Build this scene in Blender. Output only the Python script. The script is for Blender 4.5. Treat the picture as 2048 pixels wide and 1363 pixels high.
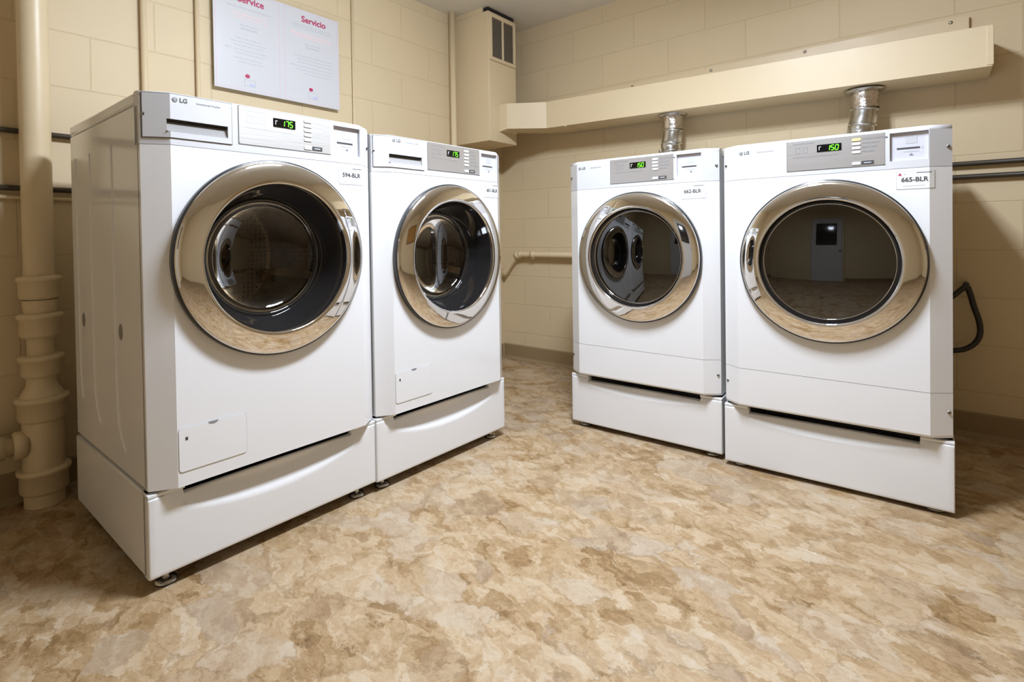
import bpy, bmesh, math, random
from math import sin, cos, pi, radians, sqrt
from mathutils import Vector, Matrix

random.seed(7)
for o in list(bpy.data.objects):
    bpy.data.objects.remove(o, do_unlink=True)
SC = bpy.context.scene
COL = SC.collection

# ------------------------------------------------------------------ camera
RW, RH = 2048.0, 1363.0
F_PX, CX, CY = 1071.31, 1023.45, 483.65
PITCH, ROLL, YAW, CAM_Z = -0.0141, -0.0145, -0.6740, 0.8994
fw = Vector((sin(YAW), cos(YAW), 0.0))
rt = Vector((cos(YAW), -sin(YAW), 0.0))
up = Vector((0, 0, 1))
fw2 = cos(PITCH) * fw + sin(PITCH) * up
up2 = -sin(PITCH) * fw + cos(PITCH) * up
rt3 = cos(ROLL) * rt + sin(ROLL) * up2
up3 = -sin(ROLL) * rt + cos(ROLL) * up2
cam_data = bpy.data.cameras.new('camera')
cam = bpy.data.objects.new('camera', cam_data)
COL.objects.link(cam)
M = Matrix.Identity(4)
for i in range(3):
    M[i][0], M[i][1], M[i][2] = rt3[i], up3[i], -fw2[i]
M[2][3] = CAM_Z
cam.matrix_world = M
cam_data.sensor_fit = 'HORIZONTAL'
cam_data.sensor_width = 36.0
cam_data.lens = F_PX / RW * 36.0
cam_data.shift_x = (RW / 2 - CX) / RW
cam_data.shift_y = (CY - RH / 2) / RW
cam_data.clip_start = 0.02
SC.camera = cam

# ------------------------------------------------------------------ world, lights, exposure
world = bpy.data.worlds.new('world')
SC.world = world
world.use_nodes = True
world.node_tree.nodes['Background'].inputs[0].default_value = (0.9, 0.95, 1.0, 1)
world.node_tree.nodes['Background'].inputs[1].default_value = 0.0
SC.view_settings.view_transform = 'Standard'
SC.view_settings.look = 'None'
SC.view_settings.exposure = 0.0
SC.view_settings.gamma = 1.0
SC.view_settings.use_curve_mapping = False

ROOM_X0, ROOM_X1 = -2.50, 2.70
ROOM_Y0, ROOM_Y1 = -1.35, 3.03
CEIL = 2.335
# the one ceiling lamp: a wraparound fluorescent fitting above the floor between the machines
LAMP_X, LAMP_Y, LAMP_L, LAMP_W, LAMP_D = -0.66, 1.22, 0.60, 0.22, 0.050
LAMP_STRENGTH = 164.0
LAMP_COLOR = (0.88, 0.975, 1.13, 1)

# ------------------------------------------------------------------ helpers
def tag(o, label=None, cat=None, group=None, kind=None):
    if label: o['label'] = label
    if cat: o['category'] = cat
    if group: o['group'] = group
    if kind: o['kind'] = kind
    return o

def empty(name, loc, rotz=0.0):
    o = bpy.data.objects.new(name, None)
    o.empty_display_size = 0.1
    COL.objects.link(o)
    o.location = loc
    o.rotation_euler = (0, 0, rotz)
    return o

def link(name, me, mat, parent=None):
    o = bpy.data.objects.new(name, me)
    COL.objects.link(o)
    if mat is not None:
        mats = mat if isinstance(mat, (list, tuple)) else [mat]
        for m in mats:
            me.materials.append(m)
    if parent is not None:
        o.parent = parent
    return o

class MB:
    """collects shapes into one mesh"""
    def __init__(self):
        self.bm = bmesh.new()
        self.mi = 0
        self.T = Matrix.Identity(4)
    def v(self, p):
        return self.bm.verts.new(self.T @ Vector(p))
    def f(self, vs, smooth=False):
        try:
            fc = self.bm.faces.new(vs)
        except ValueError:
            return None
        fc.material_index = self.mi
        fc.smooth = smooth
        return fc
    def box(self, x0, x1, y0, y1, z0, z1, bev=0.0, seg=2, skip=()):
        vs = [self.v((x, y, z)) for z in (z0, z1) for y in (y0, y1) for x in (x0, x1)]
        q = {'zm': (0, 2, 3, 1), 'zp': (4, 5, 7, 6), 'ym': (0, 1, 5, 4), 'yp': (2, 6, 7, 3), 'xm': (0, 4, 6, 2), 'xp': (1, 3, 7, 5)}
        fs = [self.f([vs[i] for i in idx]) for k, idx in q.items() if k not in skip]
        if bev > 0:
            es = set()
            for fc in fs:
                for e in fc.edges:
                    if len(e.link_faces) == 2: es.add(e)
            r = bmesh.ops.bevel(self.bm, geom=list(es), offset=bev, segments=seg, profile=0.5, affect='EDGES')
            for fc in r['faces']:
                fc.smooth = True
                fc.material_index = self.mi
        return self
    def prism(self, pts, z0, z1, smooth=False, caps=True):
        """polygon in XY extruded along Z"""
        a = [self.v((x, y, z0)) for x, y in pts]
        b = [self.v((x, y, z1)) for x, y in pts]
        n = len(pts)
        for i in range(n):
            j = (i + 1) % n
            self.f([a[i], a[j], b[j], b[i]], smooth)
        if caps:
            self.f(list(reversed(a))); self.f(b)
        return self
    def lathe(self, prof, n=64, axis='z', c=(0, 0, 0), smooth=True, cap0=False, cap1=False):
        """prof = [(r, h)], revolve about axis through c. axis 'y': h along y"""
        rings = []
        for r, h in prof:
            ring = []
            if r < 1e-6:
                p = (c[0], c[1], c[2] + h) if axis == 'z' else ((c[0], c[1] + h, c[2]) if axis == 'y' else (c[0] + h, c[1], c[2]))
                ring = [self.v(p)] * n
            else:
                for i in range(n):
                    a = 2 * pi * i / n
                    if axis == 'z': p = (c[0] + r * cos(a), c[1] + r * sin(a), c[2] + h)
                    elif axis == 'y': p = (c[0] + r * cos(a), c[1] + h, c[2] + r * sin(a))
                    else: p = (c[0] + h, c[1] + r * cos(a), c[2] + r * sin(a))
                    ring.append(self.v(p))
            rings.append(ring)
        for k in range(len(rings) - 1):
            A, B = rings[k], rings[k + 1]
            for i in range(n):
                j = (i + 1) % n
                vs = []
                for w in (A[i], A[j], B[j], B[i]):
                    if w not in vs: vs.append(w)
                if len(vs) >= 3: self.f(vs, smooth)
        if cap0: self.f(list(reversed(rings[0])))
        if cap1: self.f(rings[-1])
        return self
    def tube(self, pts, r, n=10, caps=True, smooth=True):
        pts = [Vector(p) for p in pts]
        rs = r if isinstance(r, (list, tuple)) else [r] * len(pts)
        t0 = (pts[1] - pts[0]).normalized()
        ref = Vector((0, 0, 1)) if abs(t0.z) < 0.9 else Vector((1, 0, 0))
        nrm = t0.cross(ref).normalized()
        rings = []
        for i, p in enumerate(pts):
            if i == 0: t = t0
            elif i == len(pts) - 1: t = (pts[i] - pts[i - 1]).normalized()
            else: t = ((pts[i + 1] - p).normalized() + (p - pts[i - 1]).normalized()).normalized()
            nrm = (nrm - t * nrm.dot(t)).normalized()
            bn = t.cross(nrm)
            rings.append([self.v(p + rs[i] * (cos(2 * pi * k / n) * nrm + sin(2 * pi * k / n) * bn)) for k in range(n)])
        for a, b in zip(rings, rings[1:]):
            for k in range(n):
                j = (k + 1) % n
                self.f([a[k], a[j], b[j], b[k]], smooth)
        if caps:
            self.f(list(reversed(rings[0]))); self.f(rings[-1])
        return self
    def merge(self, me, mat4):
        n0 = len(self.bm.verts)
        tmp = me.copy()
        tmp.transform(self.T @ mat4)
        nf = len(self.bm.faces)
        self.bm.from_mesh(tmp)
        self.bm.faces.ensure_lookup_table()
        for i in range(nf, len(self.bm.faces)):
            self.bm.faces[i].material_index = self.mi
        bpy.data.meshes.remove(tmp)
        return self
    def build(self, name, mat, parent=None, fix=True):
        if fix:
            bmesh.ops.recalc_face_normals(self.bm, faces=self.bm.faces[:])
        me = bpy.data.meshes.new(name)
        self.bm.to_mesh(me)
        self.bm.free()
        return link(name, me, mat, parent)

def smooth_path(pts, n=8):
    """Catmull-Rom through pts"""
    P = [Vector(p) for p in pts]
    P = [P[0] * 2 - P[1]] + P + [P[-1] * 2 - P[-2]]
    out = []
    for i in range(1, len(P) - 2):
        for k in range(n):
            t = k / n
            a, b, c, d = P[i - 1], P[i], P[i + 1], P[i + 2]
            out.append(0.5 * ((2 * b) + (c - a) * t + (2 * a - 5 * b + 4 * c - d) * t * t + (3 * b - a - 3 * c + d) * t ** 3))
    out.append(P[-2])
    return out

_text_cache = {}
def text_mesh(s, size, bold=0.0, align='CENTER'):
    key = (s, size, bold, align)
    if key in _text_cache: return _text_cache[key]
    cu = bpy.data.curves.new('lettering', 'FONT')
    cu.body = s
    cu.size = size
    cu.offset = bold
    cu.extrude = 0.0003
    cu.align_x = align
    cu.align_y = 'CENTER'
    cu.resolution_u = 3
    ob = bpy.data.objects.new('lettering', cu)
    COL.objects.link(ob)
    dg = bpy.context.evaluated_depsgraph_get()
    me = bpy.data.meshes.new_from_object(ob.evaluated_get(dg))
    bpy.data.objects.remove(ob, do_unlink=True)
    _text_cache[key] = me
    return me

def text_mat(x, y, z):
    """text facing -Y standing up"""
    return Matrix.Translation((x, y, z)) @ Matrix.Rotation(pi / 2, 4, 'X')

# ------------------------------------------------------------------ materials
def new_mat(name):
    m = bpy.data.materials.new(name)
    m.use_nodes = True
    nt = m.node_tree
    b = nt.nodes['Principled BSDF']
    return m, nt, b

def nd(nt, t, **kw):
    n = nt.nodes.new(t)
    for k, v in kw.items():
        setattr(n, k, v)
    return n

def lin(r, g, b):
    f = lambda c: (c / 255 / 12.92) if c / 255 <= 0.04045 else ((c / 255 + 0.055) / 1.055) ** 2.4
    return (f(r), f(g), f(b), 1.0)

def simple(name, col, rough=0.4, metal=0.0, spec=0.5, noise=0.04, scale=30.0, bump=0.0, coat=0.0):
    m, nt, b = new_mat(name)
    b.inputs['Base Color'].default_value = col
    b.inputs['Metallic'].default_value = metal
    b.inputs['Specular IOR Level'].default_value = spec
    b.inputs['Coat Weight'].default_value = coat
    b.inputs['Coat Roughness'].default_value = 0.06
    tc = nd(nt, 'ShaderNodeTexCoord')
    nz = nd(nt, 'ShaderNodeTexNoise')
    nz.inputs['Scale'].default_value = scale
    nz.inputs['Detail'].default_value = 4
    nt.links.new(tc.outputs['Object'], nz.inputs['Vector'])
    mr = nd(nt, 'ShaderNodeMapRange')
    mr.inputs['To Min'].default_value = max(0.0, rough - noise)
    mr.inputs['To Max'].default_value = min(1.0, rough + noise)
    nt.links.new(nz.outputs['Fac'], mr.inputs['Value'])
    nt.links.new(mr.outputs['Result'], b.inputs['Roughness'])
    if bump > 0:
        bp = nd(nt, 'ShaderNodeBump')
        bp.inputs['Strength'].default_value = bump
        bp.inputs['Distance'].default_value = 0.004
        nt.links.new(nz.outputs['Fac'], bp.inputs['Height'])
        nt.links.new(bp.outputs['Normal'], b.inputs['Normal'])
    return m

def emit(name, col, strength):
    m, nt, b = new_mat(name)
    b.inputs['Base Color'].default_value = (0.01, 0.01, 0.01, 1)
    b.inputs['Emission Color'].default_value = col
    b.inputs['Emission Strength'].default_value = strength
    return m

def glass_sheet(name, tint, ior_fac=1.5, rough=0.0, base=0.0):
    """thin pane: tinted see-through plus mirror reflection by Fresnel"""
    m = bpy.data.materials.new(name)
    m.use_nodes = True
    nt = m.node_tree
    nt.nodes.clear()
    out = nd(nt, 'ShaderNodeOutputMaterial')
    tr = nd(nt, 'ShaderNodeBsdfTransparent')
    tr.inputs[0].default_value = tint
    gl = nd(nt, 'ShaderNodeBsdfGlossy')
    gl.inputs['Roughness'].default_value = rough
    gl.inputs['Color'].default_value = (1, 1, 1, 1)
    fr = nd(nt, 'ShaderNodeFresnel')
    fr.inputs['IOR'].default_value = ior_fac
    ad = nd(nt, 'ShaderNodeMath', operation='ADD', use_clamp=True)
    ad.inputs[1].default_value = base
    nt.links.new(fr.outputs[0], ad.inputs[0])
    mx = nd(nt, 'ShaderNodeMixShader')
    nt.links.new(ad.outputs[0], mx.inputs[0])
    nt.links.new(tr.outputs[0], mx.inputs[1])
    nt.links.new(gl.outputs[0], mx.inputs[2])
    nt.links.new(mx.outputs[0], out.inputs[0])
    return m

PAINT = (0.70, 0.565, 0.36, 1)

def block_wall(name, horiz, zoff, hoff, col=PAINT):
    """painted concrete block: grout grooves and a slightly pitted paint skin"""
    m, nt, b = new_mat(name)
    geo = nd(nt, 'ShaderNodeNewGeometry')
    sep = nd(nt, 'ShaderNodeSeparateXYZ')
    nt.links.new(geo.outputs['Position'], sep.inputs[0])
    cmb = nd(nt, 'ShaderNodeCombineXYZ')
    a1 = nd(nt, 'ShaderNodeMath', operation='ADD'); a1.inputs[1].default_value = hoff
    a2 = nd(nt, 'ShaderNodeMath', operation='ADD'); a2.inputs[1].default_value = zoff
    nt.links.new(sep.outputs[horiz], a1.inputs[0])
    nt.links.new(sep.outputs['Z'], a2.inputs[0])
    nt.links.new(a1.outputs[0], cmb.inputs[0]); nt.links.new(a2.outputs[0], cmb.inputs[1])
    wob = nd(nt, 'ShaderNodeTexNoise'); wob.inputs['Scale'].default_value = 9; wob.inputs['Detail'].default_value = 3
    nt.links.new(geo.outputs['Position'], wob.inputs['Vector'])
    wm = nd(nt, 'ShaderNodeVectorMath', operation='MULTIPLY_ADD')
    wm.inputs[1].default_value = (0.005, 0.005, 0)
    nt.links.new(wob.outputs['Color'], wm.inputs[0]); nt.links.new(cmb.outputs[0], wm.inputs[2])
    br = nd(nt, 'ShaderNodeTexBrick')
    br.offset = 0.5; br.squash = 1.0
    br.inputs['Scale'].default_value = 1.0
    br.inputs['Brick Width'].default_value = 0.43
    br.inputs['Row Height'].default_value = 0.2035
    br.inputs['Mortar Size'].default_value = 0.0035
    br.inputs['Mortar Smooth'].default_value = 0.6
    br.inputs['Bias'].default_value = 0.0
    br.inputs['Color1'].default_value = (1, 1, 1, 1)
    br.inputs['Color2'].default_value = (0.97, 0.97, 0.97, 1)
    br.inputs['Mortar'].default_value = (0.93, 0.91, 0.88, 1)
    nt.links.new(wm.outputs[0], br.inputs['Vector'])
    mott = nd(nt, 'ShaderNodeTexNoise'); mott.inputs['Scale'].default_value = 1.6; mott.inputs['Detail'].default_value = 6
    nt.links.new(geo.outputs['Position'], mott.inputs['Vector'])
    mr = nd(nt, 'ShaderNodeMapRange'); mr.inputs['To Min'].default_value = 0.93; mr.inputs['To Max'].default_value = 1.05
    nt.links.new(mott.outputs['Fac'], mr.inputs['Value'])
    mul = nd(nt, 'ShaderNodeMixRGB', blend_type='MULTIPLY'); mul.inputs[0].default_value = 1
    mul.inputs[1].default_value = col
    nt.links.new(br.outputs['Color'], mul.inputs[2])
    mul2 = nd(nt, 'ShaderNodeMixRGB', blend_type='MULTIPLY'); mul2.inputs[0].default_value = 1
    nt.links.new(mul.outputs[0], mul2.inputs[1]); nt.links.new(mr.outputs[0], mul2.inputs[2])
    nt.links.new(mul2.outputs[0], b.inputs['Base Color'])
    b.inputs['Roughness'].default_value = 0.55
    b.inputs['Specular IOR Level'].default_value = 0.35
    pit = nd(nt, 'ShaderNodeTexNoise'); pit.inputs['Scale'].default_value = 70; pit.inputs['Detail'].default_value = 5
    nt.links.new(geo.outputs['Position'], pit.inputs['Vector'])
    inv = nd(nt, 'ShaderNodeMath', operation='MULTIPLY_ADD'); inv.inputs[1].default_value = -1.0
    nt.links.new(br.outputs['Fac'], inv.inputs[0])
    ps = nd(nt, 'ShaderNodeMath', operation='MULTIPLY'); ps.inputs[1].default_value = 0.10
    nt.links.new(pit.outputs['Fac'], ps.inputs[0]); nt.links.new(ps.outputs[0], inv.inputs[2])
    bp = nd(nt, 'ShaderNodeBump'); bp.inputs['Strength'].default_value = 0.5; bp.inputs['Distance'].default_value = 0.003
    nt.links.new(inv.outputs[0], bp.inputs['Height'])
    nt.links.new(bp.outputs['Normal'], b.inputs['Normal'])
    return m

def floor_mat():
    m, nt, b = new_mat('stone_pattern_vinyl')
    geo = nd(nt, 'ShaderNodeNewGeometry')
    mp = nd(nt, 'ShaderNodeMapping')
    mp.inputs['Rotation'].default_value = (0, 0, radians(38))
    mp.inputs['Scale'].default_value = (1.0, 1.35, 1.0)
    nt.links.new(geo.outputs['Position'], mp.inputs['Vector'])
    def noise(scale, detail, vec, rough=0.6, dist=0.0):
        n = nd(nt, 'ShaderNodeTexNoise')
        n.inputs['Scale'].default_value = scale; n.inputs['Detail'].default_value = detail
        n.inputs['Roughness'].default_value = rough; n.inputs['Distortion'].default_value = dist
        nt.links.new(vec, n.inputs['Vector'])
        return n
    n1 = noise(5.0, 6, mp.outputs[0], 0.65)
    vm = nd(nt, 'ShaderNodeVectorMath', operation='MULTIPLY_ADD')
    vm.inputs[1].default_value = (0.20, 0.20, 0)
    nt.links.new(n1.outputs['Color'], vm.inputs[0]); nt.links.new(mp.outputs[0], vm.inputs[2])
    n1b = noise(22.0, 5, mp.outputs[0], 0.7)
    vmb = nd(nt, 'ShaderNodeVectorMath', operation='MULTIPLY_ADD')
    vmb.inputs[1].default_value = (0.075, 0.075, 0)
    nt.links.new(n1b.outputs['Color'], vmb.inputs[0]); nt.links.new(vm.outputs[0], vmb.inputs[2])
    vm = vmb
    vo = nd(nt, 'ShaderNodeTexVoronoi'); vo.feature = 'F1'
    vo.inputs['Scale'].default_value = 8.5
    nt.links.new(vm.outputs[0], vo.inputs['Vector'])
    vo2 = nd(nt, 'ShaderNodeTexVoronoi'); vo2.feature = 'F1'
    vo2.inputs['Scale'].default_value = 19.0
    nt.links.new(vm.outputs[0], vo2.inputs['Vector'])
    ve = nd(nt, 'ShaderNodeTexVoronoi'); ve.feature = 'DISTANCE_TO_EDGE'
    ve.inputs['Scale'].default_value = 8.5
    nt.links.new(vm.outputs[0], ve.inputs['Vector'])
    s1 = nd(nt, 'ShaderNodeSeparateColor'); nt.links.new(vo.outputs['Color'], s1.inputs[0])
    s2 = nd(nt, 'ShaderNodeSeparateColor'); nt.links.new(vo2.outputs['Color'], s2.inputs[0])
    # streaky fine grain running with the stone
    mp2 = nd(nt, 'ShaderNodeMapping'); mp2.inputs['Scale'].default_value = (11, 34, 1)
    mp2.inputs['Rotation'].default_value = (0, 0, radians(30))
    nt.links.new(vm.outputs[0], mp2.inputs['Vector'])
    st = noise(1.0, 7, mp2.outputs[0], 0.62, 0.8)
    big = noise(2.2, 4, mp.outputs[0], 0.55)
    fine = noise(60, 4, mp.outputs[0], 0.7)
    def mad(a, k, c):
        x = nd(nt, 'ShaderNodeMath', operation='MULTIPLY_ADD')
        nt.links.new(a, x.inputs[0]); x.inputs[1].default_value = k
        if isinstance(c, (int, float)): x.inputs[2].default_value = c
        else: nt.links.new(c, x.inputs[2])
        return x.outputs[0]
    v = mad(s1.outputs[0], 0.20, 0.0)
    v = mad(s2.outputs[0], 0.24, v)
    v = mad(st.outputs['Fac'], 0.75, v)
    v = mad(big.outputs['Fac'], 0.34, v)
    v = mad(fine.outputs['Fac'], 0.30, v)
    v = mad(v, 1.0, -0.44)
    cr = nd(nt, 'ShaderNodeValToRGB')
    e = cr.color_ramp.elements
    e[0].position = 0.10; e[0].color = (0.14, 0.078, 0.028, 1)
    e[1].position = 0.92; e[1].color = (0.60, 0.54, 0.44, 1)
    for p, c in ((0.28, (0.28, 0.17, 0.072, 1)), (0.44, (0.41, 0.28, 0.15, 1)), (0.60, (0.49, 0.365, 0.23, 1)), (0.76, (0.54, 0.44, 0.315, 1))):
        x = e.new(p); x.color = c
    nt.links.new(v, cr.inputs[0])
    # grey-mauve cast on some flakes
    gm = nd(nt, 'ShaderNodeMixRGB', blend_type='MIX')
    gr = nd(nt, 'ShaderNodeMapRange'); gr.inputs['From Min'].default_value = 0.62; gr.inputs['From Max'].default_value = 1.0
    gr.inputs['To Max'].default_value = 0.40
    nt.links.new(s1.outputs[1], gr.inputs['Value']); nt.links.new(gr.outputs[0], gm.inputs[0])
    nt.links.new(cr.outputs[0], gm.inputs[1]); gm.inputs[2].default_value = (0.38, 0.315, 0.255, 1)
    # flake edges, broken up
    er = nd(nt, 'ShaderNodeMapRange'); er.inputs['From Min'].default_value = 0.0; er.inputs['From Max'].default_value = 0.045
    er.inputs['To Min'].default_value = 1.0; er.inputs['To Max'].default_value = 0.0
    nt.links.new(ve.outputs['Distance'], er.inputs['Value'])
    eb = nd(nt, 'ShaderNodeMapRange'); eb.inputs['From Min'].default_value = 0.44; eb.inputs['From Max'].default_value = 0.60
    nt.links.new(noise(7, 3, mp.outputs[0]).outputs['Fac'], eb.inputs['Value'])
    em = nd(nt, 'ShaderNodeMath', operation='MULTIPLY'); nt.links.new(er.outputs[0], em.inputs[0]); nt.links.new(eb.outputs[0], em.inputs[1])
    em2 = nd(nt, 'ShaderNodeMath', operation='MULTIPLY'); nt.links.new(em.outputs[0], em2.inputs[0]); em2.inputs[1].default_value = 0.62
    ed = nd(nt, 'ShaderNodeMixRGB', blend_type='MIX')
    nt.links.new(em2.outputs[0], ed.inputs[0]); nt.links.new(gm.outputs[0], ed.inputs[1]); ed.inputs[2].default_value = (0.22, 0.14, 0.06, 1)
    # small flake edges, fainter
    ve2 = nd(nt, 'ShaderNodeTexVoronoi'); ve2.feature = 'DISTANCE_TO_EDGE'
    ve2.inputs['Scale'].default_value = 19.0
    nt.links.new(vm.outputs[0], ve2.inputs['Vector'])
    er2 = nd(nt, 'ShaderNodeMapRange'); er2.inputs['From Min'].default_value = 0.0; er2.inputs['From Max'].default_value = 0.06
    er2.inputs['To Min'].default_value = 1.0; er2.inputs['To Max'].default_value = 0.0
    nt.links.new(ve2.outputs['Distance'], er2.inputs['Value'])
    eb2 = nd(nt, 'ShaderNodeMapRange'); eb2.inputs['From Min'].default_value = 0.46; eb2.inputs['From Max'].default_value = 0.62
    nt.links.new(noise(11, 4, mp.outputs[0]).outputs['Fac'], eb2.inputs['Value'])
    e3 = nd(nt, 'ShaderNodeMath', operation='MULTIPLY'); nt.links.new(er2.outputs[0], e3.inputs[0]); nt.links.new(eb2.outputs[0], e3.inputs[1])
    e4 = nd(nt, 'ShaderNodeMath', operation='MULTIPLY'); nt.links.new(e3.outputs[0], e4.inputs[0]); e4.inputs[1].default_value = 0.45
    ed2 = nd(nt, 'ShaderNodeMixRGB', blend_type='MIX')
    nt.links.new(e4.outputs[0], ed2.inputs[0]); nt.links.new(ed.outputs[0], ed2.inputs[1]); ed2.inputs[2].default_value = (0.30, 0.185, 0.08, 1)
    # pale chalky ridges along the grain
    rg = noise(1.0, 8, mp2.outputs[0], 0.7, 1.6)
    rr_ = nd(nt, 'ShaderNodeMapRange'); rr_.inputs['From Min'].default_value = 0.60; rr_.inputs['From Max'].default_value = 0.72
    rr_.inputs['To Max'].default_value = 0.55
    nt.links.new(rg.outputs['Fac'], rr_.inputs['Value'])
    ed3 = nd(nt, 'ShaderNodeMixRGB', blend_type='MIX')
    nt.links.new(rr_.outputs[0], ed3.inputs[0]); nt.links.new(ed2.outputs[0], ed3.inputs[1]); ed3.inputs[2].default_value = (0.66, 0.58, 0.46, 1)
    nt.links.new(ed3.outputs[0], b.inputs['Base Color'])
    b.inputs['Roughness'].default_value = 0.48
    b.inputs['Specular IOR Level'].default_value = 0.35
    bp = nd(nt, 'ShaderNodeBump'); bp.inputs['Strength'].default_value = 0.25; bp.inputs['Distance'].default_value = 0.003
    nt.links.new(v, bp.inputs['Height']); nt.links.new(bp.outputs['Normal'], b.inputs['Normal'])
    return m

def drum_mat():
    m, nt, b = new_mat('perforated_steel')
    b.inputs['Metallic'].default_value = 1.0
    b.inputs['Base Color'].default_value = (0.55, 0.50, 0.44, 1)
    b.inputs['Roughness'].default_value = 0.32
    tc = nd(nt, 'ShaderNodeTexCoord')
    vo = nd(nt, 'ShaderNodeTexVoronoi'); vo.inputs['Scale'].default_value = 60; vo.inputs['Randomness'].default_value = 0.25
    nt.links.new(tc.outputs['Object'], vo.inputs['Vector'])
    cr = nd(nt, 'ShaderNodeValToRGB')
    cr.color_ramp.elements[0].position = 0.22; cr.color_ramp.elements[0].color = (0.03, 0.03, 0.03, 1)
    cr.color_ramp.elements[1].position = 0.27; cr.color_ramp.elements[1].color = (0.55, 0.50, 0.44, 1)
    nt.links.new(vo.outputs['Distance'], cr.inputs[0]); nt.links.new(cr.outputs[0], b.inputs['Base Color'])
    return m

def brushed(name, col, rough=0.34):
    m, nt, b = new_mat(name)
    b.inputs['Metallic'].default_value = 0.75
    b.inputs['Base Color'].default_value = col
    tc = nd(nt, 'ShaderNodeTexCoord')
    mp = nd(nt, 'ShaderNodeMapping'); mp.inputs['Scale'].default_value = (4, 4, 600)
    nt.links.new(tc.outputs['Object'], mp.inputs[0])
    nz = nd(nt, 'ShaderNodeTexNoise'); nz.inputs['Scale'].default_value = 1; nz.inputs['Detail'].default_value = 3
    nt.links.new(mp.outputs[0], nz.inputs[0])
    mr = nd(nt, 'ShaderNodeMapRange'); mr.inputs['To Min'].default_value = rough - 0.08; mr.inputs['To Max'].default_value = rough + 0.1
    nt.links.new(nz.outputs['Fac'], mr.inputs['Value']); nt.links.new(mr.outputs[0], b.inputs['Roughness'])
    return m

MT = {}
MT['white'] = simple('white_enamel', (0.84, 0.84, 0.84, 1), 0.13, spec=0.55, noise=0.02, scale=12)
MT['plastic'] = simple('white_plastic', (0.64, 0.64, 0.65, 1), 0.30, spec=0.45, noise=0.03, scale=14)
MT['seam'] = simple('gap_shade_grey', (0.20, 0.20, 0.20, 1), 0.6)  # grey lines drawn for the shade in gaps between parts
MT['black'] = simple('black_plastic', (0.012, 0.012, 0.013, 1), 0.28, spec=0.5)
MT['gloss_black'] = simple('glossy_dark_plastic', (0.014, 0.013, 0.013, 1), 0.05, spec=0.95, noise=0.02)
MT['rim'] = simple('dark_door_rim', (0.03, 0.03, 0.03, 1), 0.2, spec=0.6)
MT['chrome'] = simple('chrome_trim', (0.83, 0.81, 0.78, 1), 0.035, metal=1.0, noise=0.01)
MT['silver'] = brushed('brushed_silver_panel', (0.62, 0.60, 0.58, 1))
MT['glarepanel'] = brushed('silver_panel_glare', (0.80, 0.79, 0.77, 1), 0.42)  # same silver, paler: reflected light painted into the nearest washer's panel
MT['steel'] = drum_mat()
MT['steelplain'] = simple('drum_steel', (0.55, 0.50, 0.44, 1), 0.22, metal=1.0)
MT['glass'] = glass_sheet('clear_door_glass', (0.52, 0.49, 0.46, 1), 1.5)
MT['tint'] = glass_sheet('tinted_dryer_glass', (0.16, 0.145, 0.13, 1), 1.6, 0.01, 0.05)
MT['darkdrum'] = simple('dryer_drum_enamel', (0.30, 0.27, 0.24, 1), 0.45)
MT['screen'] = simple('display_glass', (0.006, 0.006, 0.006, 1), 0.12, spec=0.5)
MT['green'] = emit('green_led', (0.18, 1.0, 0.02, 1), 2.2)
MT['amber'] = emit('amber_led', (1.0, 0.72, 0.35, 1), 1.4)
MT['grey_print'] = simple('grey_print', (0.22, 0.22, 0.23, 1), 0.5)
MT['faint_print'] = simple('faint_print', (0.52, 0.53, 0.55, 1), 0.5)
MT['dark_print'] = simple('dark_print', (0.06, 0.06, 0.06, 1), 0.5)
MT['white_print'] = simple('white_print', (0.75, 0.75, 0.75, 1), 0.5)
MT['logo_grey'] = simple('logo_grey', (0.14, 0.15, 0.15, 1), 0.4)
MT['reader'] = simple('reader_plastic', (0.60, 0.60, 0.66, 1), 0.4)
MT['sticker'] = simple('sticker_film', (0.82, 0.82, 0.80, 1), 0.35)
MT['button'] = simple('button_plastic', (0.66, 0.65, 0.64, 1), 0.35)
MT['pocket'] = simple('pocket_shade_grey', (0.30, 0.29, 0.28, 1), 0.75, spec=0.15)  # darkened grey stands in for overhang shade in the drawer pull
MT['dimple_shade'] = simple('dimple_shade_grey', (0.24, 0.225, 0.20, 1), 0.5)  # dark grey puts the shade of a recess into the side dimples
MT['screw'] = simple('screw_steel', (0.45, 0.43, 0.40, 1), 0.3, metal=1.0)
MT['footrubber'] = simple('foot_rubber', (0.015, 0.014, 0.013, 1), 0.5)
MT['foot'] = simple('foot_zinc', (0.55, 0.54, 0.50, 1), 0.25, metal=1.0)
MT['wall_left'] = block_wall('painted_block_left', 'Y', -0.037 + 0.2035 * 20, -0.602 + 0.43 * 20)
MT['wall_back'] = block_wall('painted_block_back', 'X', 0.0075 + 0.2035 * 20, 0.372 + 0.43 * 20)
MT['paint'] = simple('beige_wall_paint', PAINT, 0.42, noise=0.06, scale=9, bump=0.05)
MT['pipe_paint'] = simple('beige_pipe_paint', PAINT, 0.38, noise=0.06, scale=25, bump=0.12)
MT['ceiling'] = simple('ceiling_paint', (0.76, 0.72, 0.64, 1), 0.8, bump=0.15, scale=60)
MT['base'] = simple('brown_vinyl_base', (0.31, 0.22, 0.115, 1), 0.5)
MT['floor'] = floor_mat()
MT['dark_pipe'] = simple('dark_brown_conduit', (0.045, 0.032, 0.018, 1), 0.45)  # dark brown all round, for the horizontal lines on both walls
MT['grille'] = simple('grille_mesh', (0.14, 0.115, 0.085, 1), 0.5)
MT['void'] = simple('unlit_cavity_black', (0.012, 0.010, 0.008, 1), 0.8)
MT['galv'] = simple('galvanised_steel', (0.62, 0.62, 0.60, 1), 0.24, metal=1.0, noise=0.1, scale=40, bump=0.2)
MT['foil'] = simple('crinkled_foil_tape', (0.78, 0.73, 0.70, 1), 0.20, metal=1.0, noise=0.1, scale=55, bump=1.0)
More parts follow.
